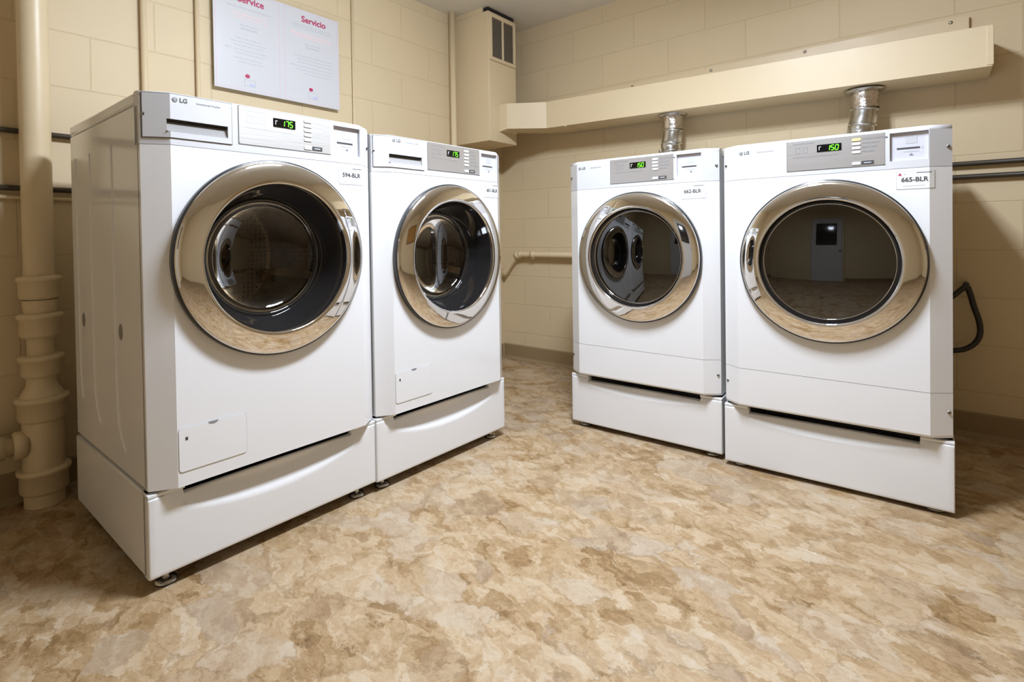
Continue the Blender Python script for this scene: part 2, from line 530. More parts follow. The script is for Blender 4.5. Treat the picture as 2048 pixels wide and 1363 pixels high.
MT['redprint'] = simple('red_print', (0.45, 0.025, 0.10, 1), 0.5)
MT['redsoft'] = simple('pale_red_print', (0.80, 0.62, 0.62, 1), 0.5)
MT['blueprint'] = simple('pale_blue_print', (0.50, 0.53, 0.75, 1), 0.5)
MT['magenta'] = simple('pink_border_print', (0.72, 0.55, 0.62, 1), 0.5)
MT['paper'] = simple('laminated_paper', (0.62, 0.615, 0.625, 1), 0.32)
MT['hose'] = simple('black_rubber_hose', (0.02, 0.017, 0.014, 1), 0.45)
MT['door'] = simple('grey_door_paint', (0.62, 0.62, 0.62, 1), 0.45)
MT['doorglass'] = simple('dark_door_glass', (0.015, 0.015, 0.018, 1), 0.08, spec=0.6)
MT['cork'] = simple('cork', (0.42, 0.22, 0.06, 1), 0.8, bump=0.3)
MT['lamp'] = emit('lamp_diffuser', LAMP_COLOR, LAMP_STRENGTH)
MT['lampframe'] = simple('lamp_frame_white', (0.75, 0.75, 0.74, 1), 0.4)
MT['wood'] = simple('dark_wood_frame', (0.10, 0.05, 0.02, 1), 0.5)

# ------------------------------------------------------------------ room shell
def struct(name, mb, mat):
    return tag(mb.build(name, mat), kind='structure')

T = 0.10
struct('floor', MB().box(ROOM_X0 - T, ROOM_X1 + T, ROOM_Y0 - T, ROOM_Y1 + T, -T, 0.0), MT['floor'])
struct('ceiling', MB().box(ROOM_X0 - T, ROOM_X1 + T, ROOM_Y0 - T, ROOM_Y1 + T, CEIL, CEIL + T), MT['ceiling'])
struct('wall_left', MB().box(ROOM_X0 - T, ROOM_X0, ROOM_Y0 - T, ROOM_Y1 + T, 0, CEIL), MT['wall_left'])
struct('wall_back', MB().box(ROOM_X0, ROOM_X1 + T, ROOM_Y1, ROOM_Y1 + T, 0, CEIL), MT['wall_back'])
struct('wall_right', MB().box(ROOM_X1, ROOM_X1 + T, ROOM_Y0 - T, ROOM_Y1, 0, CEIL), MT['wall_left'])
struct('wall_front', MB().box(ROOM_X0, ROOM_X1, ROOM_Y0 - T, ROOM_Y0, 0, CEIL), MT['wall_back'])

def baseboard(name, horizontal, a0, a1, face, sgn):
    mb = MB()
    prof = [(0.0, 0.0), (0.020, 0.0), (0.018, 0.006), (0.009, 0.014), (0.0065, 0.022), (0.006, 0.100), (0.0, 0.107)]
    A = []; B = []
    for d, z in prof:
        if horizontal:
            A.append(mb.v((a0, face + sgn * d, z))); B.append(mb.v((a1, face + sgn * d, z)))
        else:
            A.append(mb.v((face + sgn * d, a0, z))); B.append(mb.v((face + sgn * d, a1, z)))
    n = len(prof)
    for i in range(n):
        j = (i + 1) % n
        mb.f([A[i], A[j], B[j], B[i]])
    mb.f(A); mb.f(list(reversed(B)))
    struct(name, mb, MT['base'])
baseboard('baseboard_back', True, ROOM_X0, ROOM_X1, ROOM_Y1, -1)
baseboard('baseboard_left', False, ROOM_Y0, ROOM_Y1 - 0.02, ROOM_X0, 1)
baseboard('baseboard_right', False, ROOM_Y0, ROOM_Y1 - 0.02, ROOM_X1, -1)

# door in the wall behind the camera, seen mirrored in the dryer doors
DX = -1.05
mb = MB().box(DX, DX + 0.86, ROOM_Y0, ROOM_Y0 + 0.035, 0.005, 2.03, 0.003)
dr = struct('door_1', mb, MT['door'])
MB().box(DX + 0.14, DX + 0.72, ROOM_Y0 + 0.034, ROOM_Y0 + 0.042, 1.15, 1.85).build('door_window', MT['doorglass'], dr)
MB().lathe([(0.0, 0.06), (0.022, 0.055), (0.028, 0.04), (0.012, 0.025), (0.012, 0.0)], 20, 'y', (DX + 0.80, ROOM_Y0 + 0.035, 0.98)).build('door_knob', MT['screw'], dr)
mb = MB()
mb.box(DX - 0.06, DX - 0.004, ROOM_Y0, ROOM_Y0 + 0.05, 0, 2.09, 0.004)
mb.box(DX + 0.864, DX + 0.92, ROOM_Y0, ROOM_Y0 + 0.05, 0, 2.09, 0.004)
mb.box(DX - 0.004, DX + 0.864, ROOM_Y0, ROOM_Y0 + 0.05, 2.034, 2.09, 0.004)
struct('trim_1', mb, MT['paint'])
baseboard('baseboard_front', True, DX + 0.93, ROOM_X1 - 0.02, ROOM_Y0, 1)

# ceiling lamp
e = empty('ceiling_light', (LAMP_X, LAMP_Y, CEIL))
tag(e, 'long white fluorescent ceiling light above the floor between washers and dryers', 'ceiling light')
MB().box(-LAMP_W / 2 - 0.012, LAMP_W / 2 + 0.012, -LAMP_L / 2 - 0.02, LAMP_L / 2 + 0.02, -0.018, -0.0005, 0.003).build('lamp_tray', MT['lampframe'], e)
mb = MB()
n = 14
prof = [(-LAMP_W / 2 * cos(pi * k / n), -0.020 - LAMP_D * sin(pi * k / n) ** 0.7) for k in range(n + 1)]
A = [mb.v((x, -LAMP_L / 2, z)) for x, z in prof]; B = [mb.v((x, LAMP_L / 2, z)) for x, z in prof]
for k in range(n):
    mb.f([A[k], A[k + 1], B[k + 1], B[k]])
mb.build('lamp_lens', MT['lamp'], e)
for y0 in (-LAMP_L / 2 - 0.012, LAMP_L / 2):
    mb = MB()
    pp_ = [(x * 1.03, z - 0.002) for x, z in prof]
    a = [mb.v((x, y0, z)) for x, z in pp_]; b_ = [mb.v((x, y0 + 0.012, z)) for x, z in pp_]
    mb.f(a); mb.f(list(reversed(b_)))
    for k in range(n + 1):
        j = (k + 1) % (n + 1)
        mb.f([a[k], a[j], b_[j], b_[k]])
    mb.build('lamp_end_cap', MT['lampframe'], e)

# notice board on the right-hand wall, mirrored in the second washer
cbo = empty('notice_board', (ROOM_X1, 2.40, 1.22)); tag(cbo, 'brown cork notice board in a dark frame on the right wall', 'notice board')
MB().box(-0.016, -0.001, -0.4, 0.4, 0.0, 0.6).build('cork_panel', MT['cork'], cbo)
mb = MB(); mb.box(-0.025, -0.001, -0.43, -0.4, -0.03, 0.63); mb.box(-0.025, -0.001, 0.4, 0.43, -0.03, 0.63)
mb.box(-0.025, -0.001, -0.4, 0.4, -0.03, 0.0); mb.box(-0.025, -0.001, -0.4, 0.4, 0.6, 0.63)
mb.build('frame', MT['wood'], cbo)

# ------------------------------------------------------------------ machines
W = 0.686
HW = W / 2
FY = -0.028        # main front plane (local)
BX = 0.283         # where the front turns into the side facet
BW = HW - 0.004    # body half width
BC = 0.010         # facet's rear edge
DEP = 0.690

def yf(x):
    a = abs(x)
    if a <= BX: return FY
    t = (a - BX) / (BW - BX)
    return FY + (BC - FY) * t

def xs_between(x0, x1, extra=()):
    base = [-BW, -BX, 0.0, BX, BW]
    s = {round(x0, 5), round(x1, 5)}
    for x in list(base) + list(extra):
        if x0 < x < x1: s.add(round(x, 5))
    return sorted(s)

def plate(mb, x0, x1, z0, z1, holes=(), back=0.03, rtop=0.0, rbot=0.0, hole_depth=0.03, rside=True):
    """front panel skin following the faceted front, with rectangular openings, a turned-back rim and rounded top/bottom edges"""
    ex = []; ez = []
    for h in holes:
        ex += [h[0], h[1]]; ez += [h[2], h[3]]
    xs = xs_between(x0, x1, ex)
    zs = {round(z0, 5), round(z1, 5)}
    for z in ez: zs.add(round(z, 5))
    def ring(r, zc, sg):
        return [(zc + sg * r * sin(a), r * (1 - cos(a))) for a in [pi / 2 * k / 5 for k in range(6)]]
    yo = {}
    if rtop > 0:
        for z, y in ring(rtop, z1 - rtop, 1):
            zs.add(round(z, 5)); yo[round(z, 5)] = y
    if rbot > 0:
        for z, y in ring(rbot, z0 + rbot, -1):
            zs.add(round(z, 5)); yo[round(z, 5)] = y
    zs = sorted(zs)
    G = {}
    for i, x in enumerate(xs):
        for k, z in enumerate(zs):
            G[i, k] = mb.v((x, yf(x) + yo.get(z, 0.0), z))
    def inhole(xm, zm):
        return any(h[0] < xm < h[1] and h[2] < zm < h[3] for h in holes)
    nx, nz = len(xs) - 1, len(zs) - 1
    for i in range(nx):
        for k in range(nz):
            if not inhole((xs[i] + xs[i + 1]) / 2, (zs[k] + zs[k + 1]) / 2):
                sm = (zs[k] > z1 - rtop - 1e-6 and rtop > 0) or (rbot > 0 and zs[k + 1] < z0 + rbot + 1e-6)
                mb.f([G[i, k], G[i + 1, k], G[i + 1, k + 1], G[i, k + 1]], sm)
    # rim walls
    per = [(i, 0) for i in range(nx)] + [(nx, k) for k in range(nz)] + [(i, nz) for i in range(nx, 0, -1)] + [(0, k) for k in range(nz, 0, -1)]
    bk = {}
    for p in per:
        c = G[p].co
        bk[p] = mb.bm.verts.new(c); 
        loc = mb.T.inverted() @ c
        bk[p].co = mb.T @ Vector((loc.x, back, loc.z))
    for a, b_ in zip(per, per[1:] + per[:1]):
        mb.f([G[a], G[b_], bk[b_], bk[a]])
    for h in holes:
        hx = [x for x in xs if h[0] - 3e-5 <= x <= h[1] + 3e-5]
        hz = [z for z in zs if h[2] - 3e-5 <= z <= h[3] + 3e-5]
        loop = [(x, h[2]) for x in hx[:-1]] + [(h[1], z) for z in hz[:-1]] + [(x, h[3]) for x in hx[:0:-1]] + [(h[0], z) for z in hz[:0:-1]]
        A = [mb.v((x, yf(x), z)) for x, z in loop]
        B = [mb.v((x, yf(x) + hole_depth, z)) for x, z in loop]
        n = len(loop)
        for i in range(n):
            j = (i + 1) % n
            mb.f([A[i], A[j], B[j], B[i]])
    return mb

def slab(mb, x0, x1, z0, z1, r=0.004, off=0.0, th=0.002, holes=()):
    """rounded rectangle slab standing off the front by off..off+th"""
    cs = []
    n = 5
    if r > 0:
        for k in range(n + 1):
            a = pi / 2 * k / n
            cs.append((x0 + r - r * cos(a), r - r * sin(a)))
    xs = {}
    for x, d in cs:
        xs[round(x, 6)] = d
        xs[round(x0 + x1 - x, 6)] = d
    for x in xs_between(x0, x1):
        if round(x, 6) not in xs:
            xs[round(x, 6)] = 0.0 if (x0 + r <= x <= x1 - r) else None
    def inset(x):
        d = min(x - x0, x1 - x)
        if r <= 0 or d >= r: return 0.0
        return r - sqrt(max(0.0, r * r - (r - d) ** 2))
    X = sorted(xs)
    lo = []; hi = []; lob = []; hib = []
    for x in X:
        i_ = min(inset(x), (z1 - z0) / 2 - 1e-5)
        y = yf(x) - off - th
        lo.append(mb.v((x, y, z0 + i_))); hi.append(mb.v((x, y, z1 - i_)))
        yb = yf(x) - off
        lob.append(mb.v((x, yb, z0 + i_))); hib.append(mb.v((x, yb, z1 - i_)))
    m = len(X)
    for i in range(m - 1):
        mb.f([lo[i], lo[i + 1], hi[i + 1], hi[i]])
        mb.f([lob[i], lob[i + 1], lo[i + 1], lo[i]])
        mb.f([hi[i], hi[i + 1], hib[i + 1], hib[i]])
    mb.f([lob[0], lo[0], hi[0], hib[0]])
    mb.f([lo[-1], lob[-1], hib[-1], hi[-1]])
    return mb

SEG = {'0': 'abcdef', '1': 'bc', '5': 'afgcd', '7': 'abc', '8': 'abcdefg'}
def seven_seg(mb, s, x, z, h, y):
    w = h * 0.52; t = h * 0.15; gap = h * 0.24
    sl = 0.10
    def bar(cx, cz, hw, hh):
        sk = lambda zz: sl * (zz - z)
        mb.f([mb.v((cx - hw + sk(cz - hh), y, cz - hh)), mb.v((cx + hw + sk(cz - hh), y, cz - hh)), mb.v((cx + hw + sk(cz + hh), y, cz + hh)), mb.v((cx - hw + sk(cz + hh), y, cz + hh))])
    for i, ch in enumerate(s):
        cx = x + i * (w + gap)
        S = SEG[ch]
        if 'a' in S: bar(cx, z + h / 2, w / 2 - t * .3, t / 2)
        if 'g' in S: bar(cx, z, w / 2 - t * .3, t / 2)
        if 'd' in S: bar(cx, z - h / 2, w / 2 - t * .3, t / 2)
        if 'f' in S: bar(cx - w / 2, z + h / 4, t / 2, h / 4 - t * .35)
        if 'b' in S: bar(cx + w / 2, z + h / 4, t / 2, h / 4 - t * .35)
        if 'e' in S: bar(cx - w / 2, z - h / 4, t / 2, h / 4 - t * .35)
        if 'c' in S: bar(cx + w / 2, z - h / 4, t / 2, h / 4 - t * .35)
    return mb

def screw_part(x, z, parent):
    y = yf(x)
    mb = MB()
    mb.lathe([(0.0, -0.0015), (0.003, -0.0025), (0.0055, -0.0012), (0.0062, 0.001)], 14, 'y', (x, y - 0.0005, z))
    mb.mi = 1
    mb.box(x - 0.004, x + 0.004, y - 0.0034, y - 0.002, z - 0.0008, z + 0.0008)
    mb.box(x - 0.0008, x + 0.0008, y - 0.0034, y - 0.002, z - 0.004, z + 0.004)
    return mb.build('screw', [MT['screw'], MT['black']], parent)

def front_with_hole(mb, z0, z1, cx, cz, R, back=0.03, rbot=0.0):
    """front panel skin with the round door opening; facets at both sides"""
    N = 96
    angs = sorted(set([2 * pi * i / N for i in range(N)] + [math.atan2(z - cz, x - cx) % (2 * pi) for x in (-BX, BX) for z in (z0, z1)]))
    def onrect(a):
        dx, dz = cos(a), sin(a)
        t = 1e9
        if dx > 1e-9: t = min(t, (BX - cx) / dx)
        if dx < -1e-9: t = min(t, (-BX - cx) / dx)
        if dz > 1e-9: t = min(t, (z1 - cz) / dz)
        if dz < -1e-9: t = min(t, (z0 - cz) / dz)
        return (cx + dx * t, cz + dz * t)
    I = [mb.v((cx + R * cos(a), FY, cz + R * sin(a))) for a in angs]
    J = [mb.v((cx + R * cos(a), FY + 0.03, cz + R * sin(a))) for a in angs]
    O = [mb.v((onrect(a)[0], FY, onrect(a)[1])) for a in angs]
    n = len(angs)
    for i in range(n):
        j = (i + 1) % n
        mb.f([I[i], I[j], O[j], O[i]])
        mb.f([I[j], I[i], J[i], J[j]])
    # top and bottom rim of the flat part
    for z in (z0, z1):
        mb.f([mb.v((-BX, FY, z)), mb.v((BX, FY, z)), mb.v((BX, back, z)), mb.v((-BX, back, z))])
    for sg in (-1, 1):
        xs = [BX, BW]
        pr = [mb.v((sg * x, yf(x), z0)) for x in xs] + [mb.v((sg * BW, back, z0))]
        pt = [mb.v((sg * x, yf(x), z1)) for x in xs] + [mb.v((sg * BW, back, z1))]
        for i in range(len(pr) - 1):
            mb.f([pr[i], pr[i + 1], pt[i + 1], pt[i]])
        for L in (pr, pt):
            mb.f(list(L) + [mb.v((sg * BX, back, z0 if L is pr else z1))])
    return mb

def rot_frame(P0, du):
    """origin at base centre of the front edge, local x along du"""
    ang = math.atan2(du[1], du[0])
    cx = P0[0] + du[0] * HW
    cy = P0[1] + du[1] * HW
    return (cx, cy, 0.0), ang

def build_pedestal(P0, du, zb, zt, scoop, label):
    loc, ang = rot_frame(P0, du)
    e = empty('laundry_pedestal', loc, ang)
    tag(e, label, 'pedestal', 'drawer pedestals under the laundry machines')
    lip = 0.010
    MB().box(-HW, HW, 0.022, DEP, zb, zt, 0.004, 2, skip=('ym',)).build('pedestal_box', MT['white'], e)
    # drawer front with the scooped finger pull along its top
    mb = MB()
    NX, NZ = 48, 30
    xs = [-HW + 0.004 + (W - 0.008) * i / NX for i in range(NX + 1)]
    xs = [-HW, -HW + 0.0012] + xs + [HW - 0.0012, HW]
    ztop = zt - lip
    xs = sorted(set(xs) | {-0.2575, -0.2565, 0.2565, 0.2575})
    zs0 = [zb, zb + 0.0012, zb + 0.004] + [zb + 0.004 + (ztop - zb - 0.004) * k / NZ for k in range(1, NZ + 1)]
    def zcol(x):
        if abs(x) > 0.257: return zs0
        tp = ztop - 0.017
        return [zb + (z - zb) * (tp - zb) / (ztop - zb) for z in zs0]
    def inset(x, z):
        u = x / 0.305
        y = 0.0
        if abs(u) < 1:
            za = ztop - scoop * (1 - u * u) ** 0.55
            if z > za:
                t = (z - za)
                y = 0.024 * min(1.0, (t / 0.05)) ** 0.85
        dx = HW - abs(x)
        if dx < 0.004: y += 0.004 - sqrt(max(0, 0.004 ** 2 - (0.004 - dx) ** 2))
        dz = z - zb
        if dz < 0.004: y += 0.004 - sqrt(max(0, 0.004 ** 2 - (0.004 - dz) ** 2))
        return y
    G = [[mb.v((x, inset(x, z), z)) for z in zcol(x)] for x in xs]
    zs = zs0
    for i in range(len(xs) - 1):
        for k in range(len(zs) - 1):
            mb.f([G[i][k], G[i + 1][k], G[i + 1][k + 1], G[i][k + 1]], True)
    # turned-back edges
    for i in range(len(xs) - 1):
        for k in (0, len(zs) - 1):
            mb.f([G[i][k], G[i + 1][k], mb.v((xs[i + 1], 0.034, zcol(xs[i + 1])[k])), mb.v((xs[i], 0.034, zcol(xs[i])[k]))])
    for k in range(len(zs) - 1):
        for i in (0, len(xs) - 1):
            mb.f([G[i][k], G[i][k + 1], mb.v((xs[i], 0.034, zs[k + 1])), mb.v((xs[i], 0.034, zs[k]))])
    mb.build('drawer_front', MT['white'], e)
    # corner lips either side of the pull
    for sg in (-1, 1):
        a, b_ = sorted((sg * HW, sg * (HW - 0.085)))
        MB().box(a, b_, 0.0005, 0.05, zt - lip + 0.0015, zt, 0.0015).build('corner_lip', MT['white'], e)
    MB().box(-HW + 0.02, HW - 0.02, 0.085, DEP - 0.085, 0.010, zb + 0.001).build('underside_shade', MT['void'], e)  # added black block, stands for the deep shade under the pedestal
    for x in (-HW + 0.05, HW - 0.05):
        for y in (0.045, DEP - 0.05):
            mb = MB()
            mb.lathe([(0.009, 0.012), (0.009, zb + 0.004)], 14, 'z', (x, y, 0))
            mb.mi = 1
            mb.lathe([(0.0, 0.0), (0.026, 0.0), (0.027, 0.003), (0.027, 0.004)], 24, 'z', (x, y, 0))
            mb.mi = 0
            mb.lathe([(0.027, 0.004), (0.025, 0.009), (0.014, 0.0125), (0.0, 0.0125)], 24, 'z', (x, y, 0))
            mb.lathe([(0.020, zb - 0.010), (0.022, zb - 0.010), (0.022, zb - 0.002), (0.009, zb - 0.002)], 20, 'z', (x, y, 0))
            mb.build('foot', [MT['foot'], MT['footrubber']], e)
    return e

def build_machine(kind, P0, du, zb, zt, door, digits, code, label, panel_mat, side_press=False, red_mark=False):
    loc, ang = rot_frame(P0, du)
    washer = kind == 'washer'
    e = empty('washing_machine' if washer else 'tumble_dryer', (loc[0], loc[1], zb), ang)
    tag(e, label, 'washing machine' if washer else 'tumble dryer', 'front loading washers' if washer else 'front loading dryers')
    H = zt - zb
    s = H / 0.985
    Z = lambda d: H - d * s          # distance below the top, scaled to the machine
    seam = Z(0.1315)
    dcx, dcz, R = door
    dcz -= zb
    # ---- cabinet shell (open at the front), lid
    mb = MB().box(-BW, BW, 0.022, DEP, 0.0, H - 0.034, 0.004, 2, skip=('ym',))
    if side_press:
        xo = -BW
        for pts in (((0.465, 0.90), (0.465, 0.42), (0.462, 0.20), (0.445, 0.13), (0.41, 0.09)), ((0.245, 0.90), (0.245, 0.42), (0.242, 0.18), (0.222, 0.105), (0.18, 0.06)), ((0.625, 0.90), (0.625, 0.42), (0.62, 0.20), (0.60, 0.13))):
            mb.tube(smooth_path([(xo, y, z) for y, z in pts], 6), 0.0028, 8)
    mb.build('cabinet', MT['white'], e)
    if side_press:
        for (y, z) in ((0.200, 0.385), (0.575, 0.385)):
            mb = MB()
            mb.lathe([(0.0, 0.0032), (0.010, 0.0026), (0.017, 0.0008), (0.019, -0.001)], 20, 'x', (-BW, y, z))
            mb.T = Matrix.Identity(4)
            for v_ in mb.bm.verts:
                v_.co.z = z + (v_.co.z - z) * 1.3
                v_.co.x = -BW - (v_.co.x + BW)
            mb.build('side_dimple', MT['dimple_shade'], e)  # raised disc coloured as a shaded dimple in the sheet
    MB().box(-BW, BW, 0.045, DEP + 0.004, H - 0.032, H, 0.007, 3).build('top_panel', MT['white'], e)
    MB().box(-BW + 0.022, BW - 0.022, 0.034, DEP - 0.02, -0.0078, 0.002).build('plinth_shade_block', MT['black'], e)  # added black inset block, gives the gap below the body its shade
    # ---- control housing with openings
    c0, c1 = (0.183, 0.2815)
    cz0, cz1 = Z(0.106), Z(0.0165)
    holes = [(c0, c1, cz0, cz1)]
    if washer:
        p0, p1, pz0, pz1 = -0.290, -0.143, Z(0.099), Z(0.068)
        holes.append((p0, p1, pz0, pz1))
    mb = MB()
    plate(mb, -BW, BW, seam + 0.0006, H, holes, back=0.046, rtop=0.014, hole_depth=0.030)
    mb.f([mb.v((-BW, 0.046, H)), mb.v((BW, 0.046, H)), mb.v((BW, 0.046, seam)), mb.v((-BW, 0.046, seam))])
    mb.build('control_housing', MT['plastic'], e)
    # ---- badge
    lx, lz = (-0.272, Z(0.0195)) if washer else (-0.268, Z(0.034))
    off = 0.003 if washer else 0.0004
    mb = MB()
    mb.lathe([(0.0, 0.0), (0.0062, 0.0), (0.0062, 0.0006)], 24, 'y', (lx, FY - off - 0.0008, lz))
    mb.mi = 1
    y = FY - off - 0.0011
    for a0, a1, rr in ((pi * 0.5, pi * 1.9, 0.0046),):
        pts = [(lx + rr * cos(a0 + (a1 - a0) * k / 14), y, lz + rr * sin(a0 + (a1 - a0) * k / 14)) for k in range(15)]
        for q0, q1 in zip(pts, pts[1:]):
            mb.f([mb.v(q0), mb.v(q1), mb.v((lx + (q1[0] - lx) * .8, y, lz + (q1[2] - lz) * .8)), mb.v((lx + (q0[0] - lx) * .8, y, lz + (q0[2] - lz) * .8))])
    mb.box(lx - 0.0006, lx + 0.0004, y, y + 0.0003, lz - 0.002, lz + 0.0024)
    mb.box(lx - 0.0006, lx + 0.0020, y, y + 0.0003, lz - 0.0026, lz - 0.0018)
    bd = mb.build('brand_emblem', [MT['logo_grey'], MT['white_print']], e)
    mb = MB()
    mb.merge(text_mesh('LG', 0.0155, 0.0003, 'LEFT'), text_mat(lx + 0.0105, FY - off - 0.0006, lz))
    mb.build('brand_lettering', MT['logo_grey'], e)
    mb = MB()
    if washer:
        mb.merge(text_mesh('Commercial Washer', 0.0072, 0, 'LEFT'), text_mat(-0.222, FY - off - 0.0006, Z(0.0205)))
    else:
        mb.merge(text_mesh('Commercial Dryer', 0.0072, 0, 'LEFT'), text_mat(-0.214, FY - off - 0.0006, Z(0.034)))
    mb.build('type_lettering', MT['faint_print'], e)
    # ---- detergent drawer
    if washer:
        d0, d1, dz0, dz1 = -0.334, -0.133, Z(0.1135), Z(0.0065)
        g = 0.0024
        mb2 = MB()
        for (a, b_, c, d) in ((d0 - g, d1 + g, dz0 - g, dz0 + 0.002), (d0 - g, d1 + g, dz1 - 0.002, dz1 + g), (d0 - g, d0 + 0.002, dz0, dz1), (d1 - 0.002, d1 + g, dz0, dz1)):
            slab(mb2, a, b_, c, d, 0.0012, 0.0001, 0.0005)
        drw = MB()
        # face made of four strips round the pull
        slab(drw, d0, d1, pz1, dz1, 0.0, 0.0, 0.003)
        slab(drw, d0, d1, dz0, pz0, 0.0, 0.0, 0.003)
        slab(drw, d0, p0, pz0, pz1, 0.0, 0.0, 0.003)
        slab(drw, p1, d1, pz0, pz1, 0.0, 0.0, 0.003)
        dro = drw.build('detergent_drawer', MT['plastic'], e)
        mb2.build('drawer_gap', MT['seam'], dro)
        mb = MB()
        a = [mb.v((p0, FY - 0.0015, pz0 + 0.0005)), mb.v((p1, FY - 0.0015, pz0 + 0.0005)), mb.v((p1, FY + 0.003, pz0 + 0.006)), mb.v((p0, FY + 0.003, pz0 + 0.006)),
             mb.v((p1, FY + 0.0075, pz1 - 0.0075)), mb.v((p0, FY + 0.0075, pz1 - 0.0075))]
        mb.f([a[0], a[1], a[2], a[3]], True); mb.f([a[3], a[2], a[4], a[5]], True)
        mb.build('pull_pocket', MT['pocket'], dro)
        mb = MB(); mb.box(p0 + 0.0005, p1 - 0.0005, FY + 0.0035, FY + 0.028, pz1 - 0.0082, pz1 - 0.0003)
        mb.build('pull_slot_shade', MT['black'], dro)  # black block fills the slit in place of its deep shade
    # ---- control panel
    q0, q1, qz0, qz1 = -0.113, 0.170, Z(0.1145), Z(0.0125)
    if washer: qz0, qz1 = Z(0.1085), Z(0.0065)
    mb = MB()
    slab(mb, q0, q1, qz0, qz1, 0.004, 0.0, 0.0016)
    pan = mb.build('control_panel', panel_mat, e)
    mb = MB()
    for (a, b_, c, d) in ((q0 - 0.002, q1 + 0.002, qz0 - 0.002, qz0 + 0.001), (q0 - 0.002, q0 + 0.001, qz0, qz1), (q0 - 0.002, q1 + 0.002, qz1 - 0.001, qz1 + 0.0015)):
        slab(mb, a, b_, c, d, 0.001, 0.0, 0.0007)
    mb.build('panel_gap', MT['seam'], pan)
    PH = qz1 - qz0
    PX = lambda t: q0 + (q1 - q0) * t
    PZ = lambda t: qz1 - PH * t
    ds0, ds1, dsz0, dsz1 = PX(0.345), PX(0.585), PZ(0.42), PZ(0.175)
    if not washer: ds0, ds1 = PX(0.325), PX(0.58)
    mb = MB(); slab(mb, ds0, ds1, dsz0, dsz1, 0.0015, 0.0015, 0.0012)
    mb.mi = 1
    seven_seg(mb, digits, ds1 - 0.0385, (dsz0 + dsz1) / 2 - 0.0005, 0.0165, FY - 0.0031)
    mb.mi = 2
    y = FY - 0.0030
    zc = (dsz0 + dsz1) / 2
    mb.box(ds0 + 0.006, ds0 + 0.0078, y, y + 0.0002, zc - 0.006, zc + 0.006)
    mb.box(ds0 + 0.0078, ds0 + 0.0125, y, y + 0.0002, zc + 0.004, zc + 0.006)
    mb.build('display', [MT['screen'], MT['green'], MT['white_print']], pan)
    # buttons and their printed captions
    bx0, bx1 = PX(0.685), PX(0.770)
    rows = 5 if washer else 4
    for k in range(rows):
        zc = PZ(0.125 + 0.135 * k)
        mb = MB(); slab(mb, bx0, bx1, zc - 0.0042, zc + 0.0042, 0.0015, 0.0014, 0.0022)
        mb.mi = 1; slab(mb, bx0, bx1, zc - 0.0056, zc - 0.0042, 0.0, 0.0014, 0.0006)
        bt = mb.build('button', [MT['amber'] if (not washer and k == 0 and red_mark) else MT['button'], MT['seam']], pan)
    zc = PZ(0.90)
    mb = MB(); slab(mb, bx0, bx1, zc - 0.0048, zc + 0.0048, 0.0015, 0.0014, 0.0022)
    mb.mi = 1; slab(mb, bx0, bx1, zc - 0.0064, zc - 0.0048, 0.0, 0.0014, 0.0006)
    mb.build('start_button', [MT['button'], MT['seam']], pan)
    mb = MB()
    for k in range(rows):
        zc = PZ(0.125 + 0.135 * k)
        ln = (0.068, 0.047, 0.040, 0.033, 0.05)[k] if not washer else (0.030, 0.034, 0.036, 0.040, 0.052)[k]
        slab(mb, bx1 + 0.004, bx1 + 0.004 + ln * 0.45, zc - 0.0017, zc + 0.0017, 0, 0.0014, 0.0005)
        slab(mb, bx1 + 0.006 + ln * 0.45, bx1 + 0.004 + ln, zc - 0.0017, zc + 0.0017, 0, 0.0014, 0.0005)
    slab(mb, PX(0.06), PX(0.30), PZ(0.10), PZ(0.075), 0, 0.0014, 0.0005)
    slab(mb, PX(0.06), PX(0.55), PZ(0.555), PZ(0.54), 0, 0.0014, 0.0005)
    for t in ((0.10, 0.17, 0.24) if washer else (0.12, 0.20)):
        for (a, b_, c, d) in ((t - .025, t + .025, .22, .235), (t - .025, t + .025, .40, .415), (t - .025, t - .02, .22, .41), (t + .02, t + .025, .22, .41)):
            slab(mb, PX(a), PX(b_), PZ(d), PZ(c), 0, 0.0014, 0.0004)
    mb.build('panel_print', MT['faint_print'] if washer and panel_mat is MT['glarepanel'] else MT['grey_print'], pan)
    zc = PZ(0.895)
    mb = MB(); slab(mb, bx1 + 0.002, bx1 + 0.036, zc - 0.0062, zc + 0.0062, 0.002, 0.0014, 0.0012)
    mb.mi = 1; slab(mb, bx1 + 0.009, bx1 + 0.029, zc - 0.0015, zc + 0.0015, 0, 0.0026, 0.0004)
    mb.build('start_label', [MT['dark_print'], MT['faint_print']], pan)
    # ---- card reader
    mb = MB()
    ry = FY + 0.010
    mb.box(c0 + 0.0005, c1 - 0.0005, ry, ry + 0.012, cz0 + 0.0005, cz1 - 0.0005)
    rd = mb.build('card_reader', MT['reader'], e)
    sz = cz0 + (cz1 - cz0) * 0.44
    MB().box(c0 + 0.018, c1 - 0.022, ry - 0.0012, ry - 0.0002, sz - 0.0022, sz + 0.0022).build('card_slot', MT['dark_print'], rd)
    mb = MB()
    mb.box(c0 + 0.040, c0 + 0.070, ry - 0.0006, ry - 0.0002, sz + 0.014, sz + 0.038)
    mb.build('card_icon', MT['faint_print'], rd)
    mb = MB()
    mb.box(c1 - 0.018, c1 - 0.012, ry - 0.0006, ry - 0.0002, sz - 0.004, sz + 0.004)
    mb.build('reader_lamp', MT['faint_print'], rd)
    mb = MB()
    mb.box(c0 + 0.034, c0 + 0.074, ry - 0.0006, ry - 0.0002, sz - 0.012, sz - 0.010)
    mb.build('reader_caption', MT['faint_print'], rd)
    mb = MB()
    az = sz - 0.021
    mb.f([mb.v((c0 + 0.049, ry - 0.0006, az - 0.003)), mb.v((c0 + 0.061, ry - 0.0006, az - 0.003)), mb.v((c0 + 0.055, ry - 0.0006, az + 0.005))])
